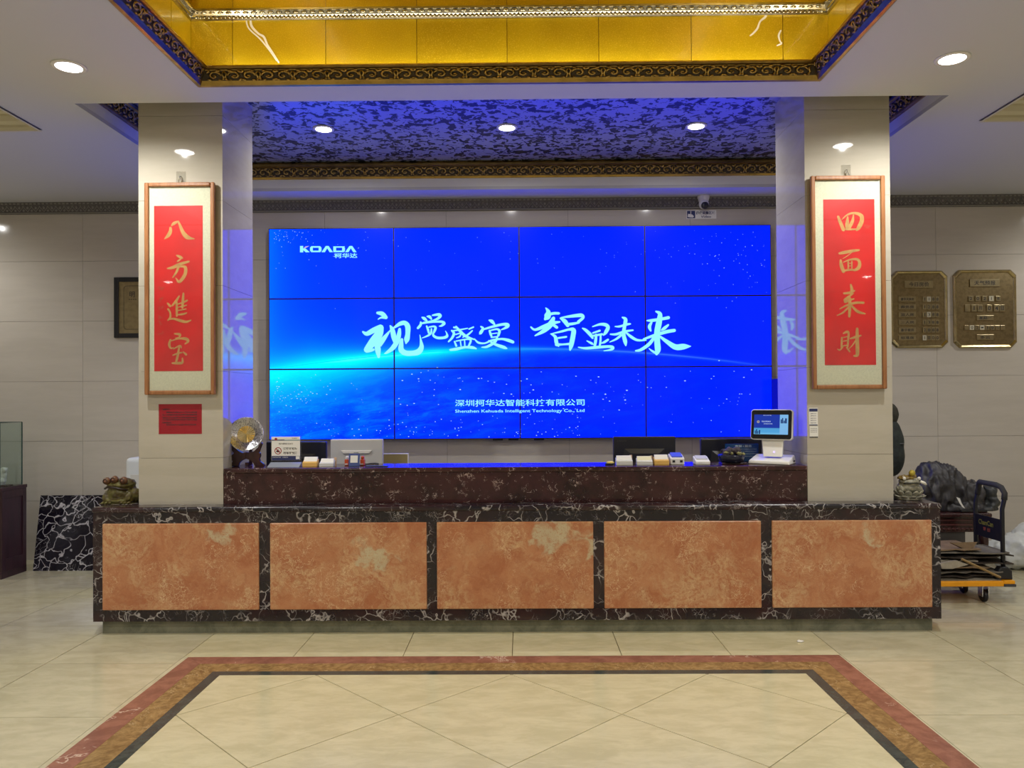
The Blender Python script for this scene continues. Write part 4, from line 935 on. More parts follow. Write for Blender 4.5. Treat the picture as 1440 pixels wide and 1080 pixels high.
mb = MB(); mb.add([(c_.x+p_*.005, yy+.0004, c_.z+q_*.005) for p_, q_ in ((-2.6, -2), (-2.6, .2), (-1.2, .4), (-.2, 2.2), (.8, 2), (.2, .6), (1.8, .4), (2.4, -.6), (2.2, -2))], [tuple(range(9))]); mb.build('car_symbol', INKB, sg)
# business card holders and boxes
def card_holder(label, u0, u1, vt, vb, base, cards, Y=5.50, mid=.45, paper=PAPERW, group='card holders on the counter'):
    a, b = PX(u0, vb, Y), PX(u1, vt, Y); h = b.z-a.z
    o = thing('card_holder', label, 'card holder', ((a.x+b.x)/2, Y, ZT), group)
    w0, w1 = a.x, b.x
    MB().add([(w0, Y-.03, ZT), (w1, Y-.03, ZT), (w1, Y+.035, ZT), (w0, Y+.035, ZT), (w0, Y-.026, ZT+h*mid), (w1, Y-.026, ZT+h*mid), (w1, Y+.03, ZT+h*.8), (w0, Y+.03, ZT+h*.8)],
             [(0, 3, 2, 1), (4, 5, 6, 7), (0, 1, 5, 4), (1, 2, 6, 5), (2, 3, 7, 6), (3, 0, 4, 7)]).build('tray', base, o, bevel=.003)
    MB().add([(w0+.006, Y-.018, ZT+h*mid*.8), (w1-.006, Y-.018, ZT+h*mid*.8), (w1-.006, Y+.012, ZT+h), (w0+.006, Y+.012, ZT+h), (w0+.006, Y+.026, ZT+h*mid*.8), (w1-.006, Y+.026, ZT+h*mid*.8), (w1-.006, Y+.03, ZT+h), (w0+.006, Y+.03, ZT+h)],
             [(0, 1, 2, 3), (4, 7, 6, 5), (3, 2, 6, 7), (0, 3, 7, 4), (1, 5, 6, 2), (0, 4, 5, 1)]).build('cards', cards, o)
    return o
YEL = flat('yellow_card_tray', srgb(214, 170, 84), .4); CLR = flat('clear_tray', (.60, .60, .58), .2); PALEY = flat('pale_yellow_card', srgb(226, 222, 190), .6); TANC = flat('tan_card', srgb(190, 160, 120), .6)
card_holder('yellow holder of white cards beside the drink driving sign', 426.5, 447, 643.5, 657, YEL, PAPERW)
h2 = card_holder('clear holder of white business cards beside the yellow holder, left of the white monitor', 450, 470, 645.5, 656.5, CLR, PAPERW)
card_holder('clear card holder with white cards below the right black monitor, leftmost of three', 866, 889, 640.5, 653.5, CLR, PAPERW)
card_holder('card holder with pale yellow cards, middle of three below the right black monitor', 895, 917, 641, 653, CLR, PALEY)
card_holder('yellow card holder with white cards next to the white card dispenser', 919.5, 940, 639, 653, YEL, PAPERW)
for lab, u0, u1, vt in (('thin tan card upright at the end of the white business cards', 468.5, 472.5, 643.5), ('thin tan card upright beside the leftmost right-hand holder', 886, 889.5, 640), ('thin tan card upright beside the pale yellow cards', 915, 918, 641)):
    a, b = PX(u0, 655, 5.53), PX(u1, vt, 5.53); tag(MB().add([(a.x, 5.53, ZT), (b.x, 5.53, ZT), (b.x, 5.55, b.z), (a.x, 5.55, b.z), (a.x, 5.545, ZT), (b.x, 5.545, ZT), (b.x, 5.558, b.z), (a.x, 5.558, b.z)], [(0, 1, 2, 3), (5, 4, 7, 6), (0, 3, 7, 4), (1, 5, 6, 2), (3, 2, 6, 7), (0, 4, 5, 1)]).build('upright_card', TANC), lab, 'card', 'upright tan cards')
# payment code stand (code left blank) and two orange tape pieces
YQ = 5.52
a, b = PX(490.8, 655, YQ), PX(505.8, 638, YQ)
qs = thing('payment_stand', 'small blue upright stand with a white square on the counter', 'stand', ((a.x+b.x)/2, YQ, ZT))
QB = flat('stand_blue', srgb(44, 66, 130), .4)
MB().add([(a.x, YQ-.02, ZT), (b.x, YQ-.02, ZT), (b.x, YQ, b.z), (a.x, YQ, b.z), (a.x, YQ-.012, ZT), (b.x, YQ-.012, ZT), (b.x, YQ+.006, b.z), (a.x, YQ+.006, b.z)], [(0, 1, 2, 3), (5, 4, 7, 6), (0, 3, 7, 4), (1, 5, 6, 2), (3, 2, 6, 7), (0, 4, 5, 1)]).build('card_face', QB, qs, bevel=.002)
B(a.x+.004, b.x-.004, YQ-.01, YQ+.05, ZT, ZT+.006).build('foot', QB, qs)
zc_ = ZT+.052; MB().add([((a.x+b.x)/2-.026, YQ-.0150, zc_-.026), ((a.x+b.x)/2+.026, YQ-.0150, zc_-.026), ((a.x+b.x)/2+.026, YQ-.0048, zc_+.024), ((a.x+b.x)/2-.026, YQ-.0048, zc_+.024)], [(0, 1, 2, 3)]).build('white_square', PAPERW, qs)
ORG = flat('orange_plastic', srgb(206, 84, 40), .35)
for u0, u1, v0, lab in ((485, 490.5, 639.5, 'left'), (507, 512.5, 639.5, 'right')):
    a, b = PX(u0, 655, 5.57), PX(u1, v0, 5.57); o = thing('stamp', 'small orange plastic stamp just %s of the blue payment stand' % lab, 'stamp', ((a.x+b.x)/2, 5.57, ZT), 'orange stamps')
    B(a.x, b.x, 5.555, 5.60, ZT, ZT+.045).build('stamp_base', ORG, o, bevel=.005); B(a.x+.004, b.x-.004, 5.562, 5.593, ZT+.045, ZT+.068).build('stamp_knob', WHP if lab == 'left' else ORG, o, bevel=.006)
    B(a.x+.003, b.x-.005, 5.553, 5.556, ZT+.008, ZT+.016).build('stamp_label', PAPERW, o)
cb = MB(); p_ = [FL(508, 652, ZT), FL(515, 654, ZT), FL(521, 653, ZT), FL(528, 652.6, ZT), FL(532, 653.5, ZT)]
cb.tube([(q_.x, q_.y, ZT+.006) for q_ in p_], .005, 6); tag(cb.build('cable', BLK, None, True), 'thin black cable lying beside the orange stamp', 'cable')
tag(B(PX(514, 656, 5.46).x, PX(545, 656, 5.46).x, 5.44, 5.50, ZT, ZT+.006).build('pen_tray', BLK, bevel=.002), 'flat black tray lying on the counter in front of the cable', 'tray')
# monitors on the desk behind
def monitor(label, u0, u1, v0, Y, mat, back_panel=True, tilt=0.0, light=False, v_bot=None):
    a, b = PX(u0, v0, Y), PX(u1, v0, Y); zt = a.z; hh = .33
    o = thing('monitor', label, 'monitor', ((a.x+b.x)/2, Y, .77), 'monitors on the reception desk')
    x0, x1 = a.x, b.x; cxx = (x0+x1)/2; z0 = zt-hh
    MB().add([(x0, Y, z0), (x1, Y, z0), (x1, Y, zt), (x0, Y, zt), (x0, Y+.045, z0), (x1, Y+.045, z0), (x1, Y+.045, zt), (x0, Y+.045, zt)], [(0, 1, 2, 3), (5, 4, 7, 6), (0, 3, 7, 4), (1, 5, 6, 2), (3, 2, 6, 7), (0, 4, 5, 1)]).build('housing', mat, o, bevel=.008)
    B(x0+.012, x1-.012, Y+.0455, Y+.047, z0+.02, zt-.012).build('screen_face', flat('screen_off', (.01, .01, .012), .1), o)
    if not light:
        MB().add([(x0+.09, Y-.018, z0+.03), (x1-.09, Y-.018, z0+.03), (x1-.13, Y-.018, zt-.13), (x0+.13, Y-.018, zt-.13), (x0+.05, Y+.002, z0+.01), (x1-.05, Y+.002, z0+.01), (x1-.08, Y+.002, zt-.09), (x0+.08, Y+.002, zt-.09)], [(0, 1, 2, 3), (0, 3, 7, 4), (1, 5, 6, 2), (3, 2, 6, 7), (0, 4, 5, 1)]).build('rear_bulge', mat, o)
    else:
        MB().prism([(cxx-.10, zt-.11), (cxx+.10, zt-.11), (cxx+.12, zt-.085), (cxx-.12, zt-.085)], Y-.012, Y).build('stand_shroud', WHP, o, bevel=.004)
        B(cxx-.018, cxx+.018, Y-.014, Y-.012, zt-.104, zt-.098).build('logo_bar', flat('grey_green', (.32, .36, .32), .5), o)
    B(cxx-.035, cxx+.035, Y-.03, Y, .78, z0+.08).build('stand_neck', mat, o); B(cxx-.12, cxx+.12, Y-.07, Y+.12, .77, .782).build('stand_base', mat, o, bevel=.004)
    return o
monitor('black monitor seen from behind near the souvenir plate', 374, 458.5, 621.5, 6.05, BLK)
monitor('white all-in-one computer seen from behind left of centre', 464.5, 538, 618, 5.95, GREYP, light=True)
m3 = monitor('black monitor seen from behind, right of centre, above the three card holders', 862.5, 950, 614, 5.98, BLK)
mb = lettering_px(MB(), 'Lenovo', 868, 618.2, 881, 621, 5.979, .01); mb.build('embossed_name', flat('dark_grey_print', (.05, .05, .055), .4), m3)
monitor('black monitor seen from behind beside the white touch-screen till', 985.5, 1071.5, 617, 6.0, BLK)
# white backboards seen between the monitors
a, b = PX(560, 655, 6.2), PX(574.5, 637.5, 6.2); bx = thing('document_frame', 'thin white-edged tan frame standing behind the counter beside the white computer', 'frame', ((a.x+b.x)/2-.06, 6.2, .77))
B(a.x-.18, b.x-.008, 6.2, 6.21, .77, b.z-.008).build('tan_board', flat('tan_board', srgb(150, 136, 92), .5), bx); B(b.x-.008, b.x, 6.197, 6.213, .77, b.z).build('frame_edge', WHP, bx); B(a.x-.18, b.x-.008, 6.197, 6.213, b.z-.008, b.z).build('frame_edge', WHP, bx)
# small yellow mouse-shaped lump, card dispensers
a = PX(857, 651.5, 5.52); o = thing('sponge_cup', 'small yellow dampening sponge on a black cup beside the right card holders', 'sponge', (a.x, 5.52, ZT))
MB().lathe([(.001, 0), (.030, 0), (.034, .010), (.001, .010)], (a.x, 5.52, ZT), 18).build('cup', BLK, o, True); MB().ell((a.x+.006, 5.52, ZT+.015), (.030, .022, .011), 14, 8).build('sponge', flat('sponge_yellow', srgb(222, 200, 110), .6), o, True)
BLUS = flat('blue_screen_glass', (.10, .14, .55), .1)
a, b = PX(941.5, 653, 5.52), PX(961, 640, 5.52); o = thing('card_reader', 'white card reader with a sloping blue glass top on the counter', 'card reader', ((a.x+b.x)/2, 5.52, ZT)); h = b.z-ZT
def wedge(x0, x1, y0, y1, z0, hf, hb): return MB().add([(x0, y0, z0), (x1, y0, z0), (x1, y1, z0), (x0, y1, z0), (x0, y0, z0+hf), (x1, y0, z0+hf), (x1, y1, z0+hb), (x0, y1, z0+hb)], [(0, 3, 2, 1), (4, 5, 6, 7), (0, 1, 5, 4), (1, 2, 6, 5), (2, 3, 7, 6), (3, 0, 4, 7)])
wedge(a.x, b.x, 5.48, 5.58, ZT, h*.72, h*1.12).build('body', WHP, o, bevel=.006)
wedge(a.x+.012, b.x-.012, 5.492, 5.572, ZT+h*.70, .010+h*.04, .010+h*.40).build('glass_top', BLUS, o)
for x in (a.x+.014, b.x-.032): B(x, x+.018, 5.478, 5.481, ZT+h*.26, ZT+h*.5).build('port', BLK, o)
a, b = PX(975.5, 655, 5.50), PX(997, 644, 5.50); o = thing('id_scanner', 'small white sloping identity card scanner right of the card reader', 'scanner', ((a.x+b.x)/2, 5.5, ZT)); h = b.z-ZT
wedge(a.x+.006, b.x, 5.46, 5.56, ZT, h*.55, h*1.25).build('body', WHP, o, bevel=.006); wedge(a.x+.018, b.x-.012, 5.49, 5.55, ZT+h*.55, .012+h*.10, .012+h*.52).build('glass_top', GREYP, o); B(a.x+.02, a.x+.05, 5.4585, 5.461, ZT+h*.3, ZT+h*.36).build('logo_mark', GREYP, o)
# bonsai rock planter and blue sign behind it
YB = 5.56; a, b = PX(1009, 654, YB), PX(1048, 628, YB)
o = thing('rock_planter', 'miniature rock and moss planter in a glossy dark oval pot', 'planter', ((a.x+b.x)/2, YB, ZT))
B(a.x+.02, b.x-.005, YB-.05, YB+.05, ZT, ZT+.010).build('wood_base', DKWOOD, o, bevel=.003)
MB().lathe([(.001, .010), (.075, .010), (.088, .022), (.094, .062), (.090, .066), (.082, .060), (.001, .060)], ((a.x+b.x)/2, YB, ZT), 28).build('pot', flat('navy_glaze', (.012, .014, .03), .12), o, True)
rr_ = random.Random(11)
blob('rock', flat('dark_rock', srgb(60, 50, 58), .6, 0, .5, 60.0, .6), [(((a.x+b.x)/2+rr_.uniform(-.06, .05), YB+rr_.uniform(-.03, .03), ZT+.075+rr_.uniform(-.005, .022)), rr_.uniform(.018, .034)) for _ in range(12)], .006, o, .010, 50.0, smooth_it=2)
for k in range(7): MB().ell(((a.x+b.x)/2+rr_.uniform(-.085, .085), YB-.035+rr_.uniform(-.01, .01), ZT+.068+rr_.uniform(0, .014)), (rr_.uniform(.012, .02), .014, rr_.uniform(.008, .014)), 8, 6).build('moss_clump', flat('moss', srgb(134, 132, 84), .8, 0, .35, 120.0), o, True)
YG = 5.715; a, b = PX(1020, 652, YG), PX(1066.5, 624, YG); o = thing('blue_sign', 'dark blue printed acrylic sign standing behind the rock planter', 'sign', ((a.x+b.x)/2, YG, ZT))
B(a.x, b.x, YG, YG+.004, ZT, b.z).build('panel', flat('sign_blue', srgb(16, 60, 108), .25), o); B(a.x+.01, b.x-.01, YG-.03, YG+.04, ZT, ZT+.004).build('foot', ACRYL, o)
mb = MB(); lettering_px(mb, '电梯 i 服务', 1034, 625.6, 1057, 629, YG-.001, .01)
for v in (631, 634, 637.5, 641): lettering_px(mb, '欢迎您的光临服务台热线电话', 1036, v, 1064, v+1.2, YG-.001)
mb.build('printing', flat('pale_blue_print', (.42, .55, .62), .4), o)
# till with touch screen
q = on_top(1088, 652.5); th = radians(-33)
o = thing('touch_till', 'white point-of-sale terminal with a lit blue screen at the right of the counter', 'till', (q.x, q.y+.035, ZT), rotz=th)
TW = flat('till_white', (.80, .79, .74), .3)
MB().add([(-.145, -.095, .001), (.145, -.095, .001), (.145, .095, .001), (-.145, .095, .001), (-.140, -.090, .026), (.140, -.090, .026), (.135, .09, .062), (-.135, .09, .062)], [(0, 3, 2, 1), (4, 5, 6, 7), (0, 1, 5, 4), (1, 2, 6, 5), (2, 3, 7, 6), (3, 0, 4, 7)]).build('base', TW, o, bevel=.008, local=True)
for y in (.02, .045): B(.1445, .1462, y-.008, y+.008, .016, .026).build('side_port', BLK, o, local=True)
MB().add([(-.055, -.03, .05), (.075, -.03, .05), (.075, .01, .05), (-.055, .01, .05), (-.085, .035, .20), (.075, .035, .20), (.075, .06, .20), (-.085, .06, .20)], [(0, 3, 2, 1), (4, 5, 6, 7), (0, 1, 5, 4), (1, 2, 6, 5), (2, 3, 7, 6), (3, 0, 4, 7)]).build('neck', TW, o, bevel=.006, local=True)
MB().ell((.02, -.022, .085), (.006, .004, .006), 10, 6).build('power_light', glow('violet_led', (.5, .4, 1.0), 2.0), o, local=True)
hd = bpy.data.objects.new('screen_head', None); COL.objects.link(hd); hd.parent = o; hd.location = (-.005, .02, .255); hd.rotation_euler = (radians(-8), 0, 0)
def rrect(x0, x1, z0, z1, r, n=5):
    p = []
    for cx_, cz_, a0 in ((x1-r, z0+r, -90), (x1-r, z1-r, 0), (x0+r, z1-r, 90), (x0+r, z0+r, 180)):
        for k in range(n+1): t_ = radians(a0+90*k/n); p.append((cx_+r*cos(t_), cz_+r*sin(t_)))
    return p
hd.name = 'screen_head'
def hpart(mb, name, mat, **k): return mb.build(name, mat, hd, local=True, **k)
hpart(MB().prism(rrect(-.147, .147, -.088, .130, .020), -.014, .022), 'shell', TW, bevel=.004)
hpart(MB().prism(rrect(-.141, .141, -.082, .124, .016), -.018, -.0135), 'black_glass', flat('gloss_black', (.008, .008, .010), .06))
def m_till():
    m = bpy.data.materials.new('till_picture'); m.use_nodes = True; nt = m.node_tree; nt.nodes.clear()
    tc = nt.nodes.new('ShaderNodeTexCoord'); sp_ = nt.nodes.new('ShaderNodeSeparateXYZ'); nt.links.new(tc.outputs['Object'], sp_.inputs[0])
    x = X(nt, sp_.outputs[0]); z = X(nt, sp_.outputs[2])
    c = mix(nt, z.step(-.01, .0), (.10, .42, .80), (.02, .05, .42)); c = mix(nt, (z.step(-.055, -.030)*-1.0+1.0), c, (.22, .62, .95)); c = mix(nt, x.step(.059, .060), c, (.24, .55, .92))
    e = nt.nodes.new('ShaderNodeEmission'); nt.links.new(c, e.inputs[0]); e.inputs[1].default_value = .85
    o_2 = nt.nodes.new('ShaderNodeOutputMaterial'); nt.links.new(e.outputs[0], o_2.inputs[0]); return m
hpart(MB().quad((-.122, -.0185, -.050), (.118, -.0185, -.050), (.118, -.0185, .092), (-.122, -.0185, .092)), 'lit_display', m_till())
mb = MB(); lettering(mb, '欢迎光临本店', -.068, -.004, .038, .048, -.0190, .01); lettering(mb, '自助服务终端', -.052, .008, .022, .030, -.0190, .0); lettering(mb, '酒店管理', -.06, 0, .084, .089, -.0190, 0); hpart(mb, 'display_text', glow('till_text', (.6, .75, 1.0), .9))
mb = MB(); disc_ring(mb, Vector((-.092, 0, .040)), .003, .010, -.0190, 14); hpart(mb, 'display_emblem', glow('till_emblem', (.5, .45, .4), .7))
mb = MB()
for x0_, x1_, z0_, z1_ in ((.066, .074, .03, .058), (.075, .083, .03, .068), (.086, .094, .03, .050), (.096, .108, .03, .066)): mb.quad((x0_, -.0190, z0_), (x1_, -.0190, z0_), (x1_, -.0190, z1_), (x0_, -.0190, z1_))
for x0_, x1_, z0_, z1_ in ((-.115, -.108, -.048, -.024), (-.106, -.098, -.048, -.014), (-.096, -.090, -.048, -.028), (-.086, -.076, -.048, -.020)): mb.quad((x0_, -.0190, z0_), (x1_, -.0190, z0_), (x1_, -.0190, z1_), (x0_, -.0190, z1_))
hpart(mb, 'display_buildings', glow('till_building', (.02, .05, .20), .8))
# ================================================================== sculptures on the ledge ends
def toad(px, pz, Y, s_):
    return lambda x, y, z: (px+x*s_, Y+y*s_, pz+z*s_)
YK = 5.47; c = PX(168, 712, YK)
o = thing('toad_sculpture', 'mossy green-brown three-eyed toad carving on the left end of the counter ledge', 'sculpture', (c.x+.01, YK, ZL))
T = toad(c.x+.01, ZL, YK, 1.0)
TOAD = m_stone('toad_stone', srgb(76, 60, 36), srgb(104, 100, 46), .4, 30.0, None, rnd=0)
blob('body', TOAD, [(T(0, .03, .08), (.095, .09, .075)), (T(0, -.015, .075), (.085, .07, .065)), (T(0, -.02, .128), (.085, .07, .034)), (T(.005, .02, .135), (.09, .07, .04)), (T(-.07, -.045, .04), (.035, .035, .04)), (T(.075, -.04, .045), (.035, .035, .045)), (T(0, -.05, .02), (.10, .04, .02)), (T(.1, .02, .05), (.04, .06, .05)), (T(-.09, .03, .05), (.035, .06, .045))], .007, o, .006, 45.0, cut=ZL, smooth_it=3)
MB().tube([T(-.078, -.066, .108), T(-.045, -.094, .122), T(0, -.101, .118), T(.045, -.094, .108), T(.082, -.066, .098)], .008, 6).build('mouth', flat('toad_mouth', srgb(40, 26, 16), .4), o, True)
for x, z in ((-.066, .160), (-.012, .170), (.052, .164)):
    e = MB().ell(T(x, -.060, z), .027, 14, 10).build('eye', m_stone('toad_eye', srgb(96, 62, 40), srgb(120, 86, 56), .3, 30.0) if 'te' not in MATS else MATS['te'], o, True); MATS['te'] = e.data.materials[0]
    MB().lathe([(.013, 0), (.017, 0), (.017, -.004), (.013, -.004)], T(x, -.084, z), 14, 'y', False).build('eye_ring', flat('toad_ring', srgb(60, 36, 26), .4), e, True); MB().ell(T(x, -.087, z), .008, 8, 6).build('pupil', flat('toad_pupil', srgb(130, 90, 70), .3), e, True)
for x in (-.085, -.06, -.035, .045, .07, .095): MB().ell(T(x, -.075, .010), (.012, .02, .010), 8, 6).build('toe', TOAD, o, True)
B(c.x-.10, c.x+.125, YK-.082, YK+.09, ZL, ZL+.006).build('plinth_plate', TOAD, o)
for k in range(9): MB().lathe([(.001, 0), (.010, 0), (.010, .0025), (.001, .0025)], T(-.085+.022*k, -.078+.004*(k % 2), .007), 10).build('coin', flat('dark_coin', srgb(70, 66, 50), .35, .4), o)
YK2 = 5.45; c = PX(1277, 703, YK2)
o = thing('lotus_toad', 'grey-white toad carving with a gold bead on a lotus base, right end of the ledge', 'sculpture', (c.x, YK2, ZL))
T = toad(c.x, ZL, YK2, 1.0)
JADE = m_stone('pale_jade', srgb(112, 110, 98), srgb(168, 164, 142), .35, 40.0, None, rnd=0); OCH = flat('ochre_glaze', srgb(120, 98, 44), .35, 0, .3, 60.0)
MB().lathe([(.001, 0), (.085, 0), (.092, .012), (.08, .03), (.06, .034), (.001, .034)], T(0, 0, 0), 24).build('lotus_core', JADE, o, True)
for ring_, n, r0, z0_, tilt in ((0, 11, .088, .020, .5), (1, 11, .080, .045, .9)):
    for k in range(n):
        a_ = 2*pi*(k+.5*ring_)/n; M3 = Matrix.Rotation(a_, 3, 'Z') @ Matrix.Rotation(-tilt, 3, 'Y')
        MB().ell(T(r0*cos(a_), r0*sin(a_), z0_), (.030, .024, .008), 8, 6, M3).build('lotus_petal', JADE, o, True)
blob('body', JADE, [(T(0, 0, .085), (.075, .065, .045)), (T(0, -.02, .125), (.068, .055, .028)), (T(.06, -.02, .075), (.026, .04, .03)), (T(-.06, -.02, .075), (.026, .04, .03)), (T(.02, .0, .14), (.05, .05, .02))], .006, o, .006, 60.0, smooth_it=2)
blob('crown', OCH, [(T(-.02, -.02, .150), (.058, .045, .016)), (T(.02, -.01, .158), (.035, .035, .016)), (T(-.045, -.03, .160), (.02, .02, .014))], .006, o, .009, 70.0, smooth_it=1)
MB().ell(T(.012, -.035, .186), .022, 16, 12).build('gold_bead', flat('gold_bead', srgb(178, 160, 60), .22, .3), o, True)
for x in (-.05, .052): MB().ell(T(x, -.052, .150), .012, 12, 8).build('eye', flat('white_glaze', (.72, .70, .62), .2), o, True)
MB().tube([T(.060, -.05, .128), T(.085, -.06, .118), T(.100, -.055, .108)], [.012, .010, .006], 8).build('ribbon', flat('white_glaze', (.72, .70, .62), .2), o, True)
MB().tube([T(-.06, -.06, .116), T(-.02, -.075, .120), T(.03, -.072, .119), T(.06, -.055, .116)], .005, 6).build('mouth', flat('jade_dark', srgb(44, 44, 36), .4), o, True)
# ================================================================== left side: cabinet, case, slab, dispenser
cb_ = thing('display_cabinet', 'dark purple-brown wooden cabinet at the left edge carrying a glass case', 'cabinet', (-5.1, 7.07, 0))
cx_r = FL(36, 803).x; y0c, y1c, zc2 = 6.90, 7.24, .815
B(-5.6, cx_r, y0c, y1c, .05, zc2-.03).build('body', CABW, cb_); B(-5.62, cx_r+.012, y0c-.012, y1c+.012, zc2-.03, zc2).build('top', CABW, cb_, bevel=.004); B(-5.61, cx_r+.006, y0c-.006, y1c+.006, 0, .06).build('plinth', CABW, cb_)
for ya, yb, za, zb_ in ((y0c+.0, y0c+.05, .06, zc2-.03), (y1c-.05, y1c, .06, zc2-.03), (y0c+.05, y1c-.05, .06, .17), (y0c+.05, y1c-.05, zc2-.10, zc2-.03)): B(cx_r, cx_r+.010, ya, yb, za, zb_).build('side_rail', CABW, cb_, bevel=.002)
for xa in (-5.58, -5.12): d_ = B(xa, xa+.44, y0c-.014, y0c-.001, .08, zc2-.05).build('door', CABW, cb_, bevel=.003); MB().ell((xa+.4, y0c-.022, .45), .012, 10, 8).build('knob', BRASSL, d_, True)
gc = thing('glass_case', 'clear greenish glass display case standing on the dark cabinet', 'glass case', (-5.1, 7.07, zc2)); zg = PX(32, 594.5, 7.22).z; gxr = cx_r-.02; gy0, gy1 = y0c+.01, y1c-.02
B(gxr-.005, gxr, gy0, gy1, zc2+.001, zg).build('glass_side', CASEG, gc); B(-5.57, -5.565, gy0, gy1, zc2+.001, zg).build('glass_side', CASEG, gc); B(-5.565, gxr-.005, gy0, gy0+.005, zc2+.001, zg).build('glass_front', CASEG, gc); B(-5.565, gxr-.005, gy1-.005, gy1, zc2+.001, zg).build('glass_back', CASEG, gc); B(-5.57, gxr, gy0, gy1, zg, zg+.006).build('glass_top', CASEG, gc)
DG = flat('dark_green_edge', (.03, .07, .06), .2)
for x, y in ((gxr, gy0), (gxr, gy1), (-5.57, gy0), (-5.57, gy1)): B(x-.004, x+.004, y-.004, y+.004, zc2+.001, zg+.006).build('corner_bead', DG, gc)
for y in (gy0, gy1): B(-5.57, gxr, y-.003, y+.003, zg+.006, zg+.010).build('top_edge', DG, gc)
B(gxr-.003, gxr+.003, gy0, gy1, zg+.006, zg+.010).build('top_edge', DG, gc)
q = PX(4, 680, 7.06); o = thing('white_carving', 'small pale carved stone ornament inside the glass case', 'ornament', (q.x-.02, 7.06, zc2))
blob('carved_stone', flat('pale_stone', (.62, .62, .54), .5, 0, .15, 50.0), [((q.x-.03, 7.06, zc2+.05), (.06, .04, .05)), ((q.x+.0, 7.06, zc2+.11), (.035, .03, .06)), ((q.x+.025, 7.05, zc2+.15), (.025, .025, .025)), ((q.x-.05, 7.07, zc2+.12), (.03, .03, .05))], .007, o, .008, 40.0, cut=zc2, smooth_it=2)
B(q.x-.12, q.x+.06, 7.01, 7.11, zc2, zc2+.014).build('stone_base', DKWOOD, o)
# leaning marble slab
sl = thing('marble_slab', 'black white-veined marble slab leaning against the wall at the left', 'slab', (-4.0, 7.3, 0))
p0, p1 = FL(46, 803), FL(131, 803); tl = PX(57, 696.5, 7.58)
yb_, yt_, zt_ = p0.y, 7.58, tl.z; xb0, xt0 = p0.x, tl.x; xr = -3.3
n_ = Vector((0, -(zt_), (yt_-yb_))).normalized()*.03
V = [Vector((xb0, yb_, .0)), Vector((xr, yb_, .0)), Vector((xr, yt_, zt_)), Vector((xt0, yt_, zt_))]
W = [v-n_ for v in V]; W[0].z = W[1].z = 0.0
MB().add(V+W, [(0, 1, 2, 3), (5, 4, 7, 6), (0, 4, 5, 1), (1, 5, 6, 2), (2, 6, 7, 3), (3, 7, 4, 0)]).build('slab_body', SLABM, sl, bevel=.002)
q = PX(175.3, 644, 6.5); o = thing('water_dispenser', 'white rounded appliance behind the toad, mostly hidden by the left pillar', 'appliance', (q.x+.16, 6.65, 0))
WD = flat('bluish_white_plastic', (.62, .66, .70), .3)
B(q.x, q.x+.32, 6.5, 6.8, .02, q.z).build('casing', WD, o, bevel=.035, seg=4); B(q.x+.03, q.x+.29, 6.52, 6.78, 0, .03).build('foot', BLK, o); B(q.x+.05, q.x+.27, 6.496, 6.503, q.z-.42, q.z-.14).build('front_panel', GREYP, o, bevel=.002)
# dark cabinet between screen and right pillar
q = PX(1085, 533, 7.62); o = thing('speaker_column', 'narrow black speaker column between the video wall and the right pillar', 'speaker', (q.x+.17, 7.55, 0))
B(q.x, q.x+.34, 7.42, 7.62, .03, q.z).build('cabinet', BLK, o, bevel=.006); B(q.x+.02, q.x+.32, 7.412, 7.4205, .3, q.z-.03).build('grille', flat('grille_black', (.02, .02, .02), .7), o); B(q.x+.02, q.x+.32, 7.44, 7.6, 0, .031).build('foot', BLK, o)
# ================================================================== right side
# hooded jacket on a coat stand behind the pillar
YJ = 7.25; jx = PX(1250, 610, YJ).x
cs_ = thing('coat_stand', 'dark coat stand hidden behind the right pillar', 'coat stand', (jx, YJ, 0))
MB().tube([(jx, YJ, .02), (jx, YJ, 1.46)], .016, 10).build('pole', DKWOOD, cs_, True); MB().lathe([(.001, 0), (.15, 0), (.15, .015), (.03, .03), (.001, .03)], (jx, YJ, 0), 24).build('base', DKWOOD, cs_, True)
for a_ in (0, pi/2, pi, 3*pi/2): MB().tube([(jx, YJ, 1.40), (jx+.03*cos(a_), YJ+.03*sin(a_), 1.405), (jx+.042*cos(a_), YJ+.042*sin(a_), 1.43)], .008, 8).build('peg', DKWOOD, cs_, True)
jk = thing('jacket', 'dark green hooded jacket hanging just behind the right pillar', 'jacket', (jx, YJ, .95))
GRN = flat('dark_green_cloth', srgb(40, 46, 42), .8, 0, .25, 30.0)
def jz(v): return PX(1256, v, YJ).z
def jr(u): return PX(u, 620, YJ).x-jx
blob('body', GRN, [((jx, YJ-.02, jz(603)), (jr(1263.5), .10, .10)), ((jx, YJ-.02, jz(622)), (jr(1268), .13, .20)), ((jx, YJ-.02, jz(640)), (jr(1268.5), .14, .20)), ((jx-.02, YJ-.02, jz(655)), (jr(1264), .12, .10))], .014, jk, .008, 7.0, (1.5, 1.5, .4), smooth_it=6)
blob('hood', flat('olive_lining', srgb(50, 48, 38), .8, 0, .25, 30.0), [((jx, YJ-.02, jz(583)), (jr(1262.2), .08, .11)), ((jx-.02, YJ-.01, jz(573)), (jr(1257.5), .06, .07))], .010, jk, .004, 12.0, smooth_it=5)
B(jx+jr(1255), jx+jr(1261), YJ-.142, YJ-.130, jz(623), jz(622)).build('pocket_seam', flat('seam_grey', (.12, .13, .13), .6), jk)
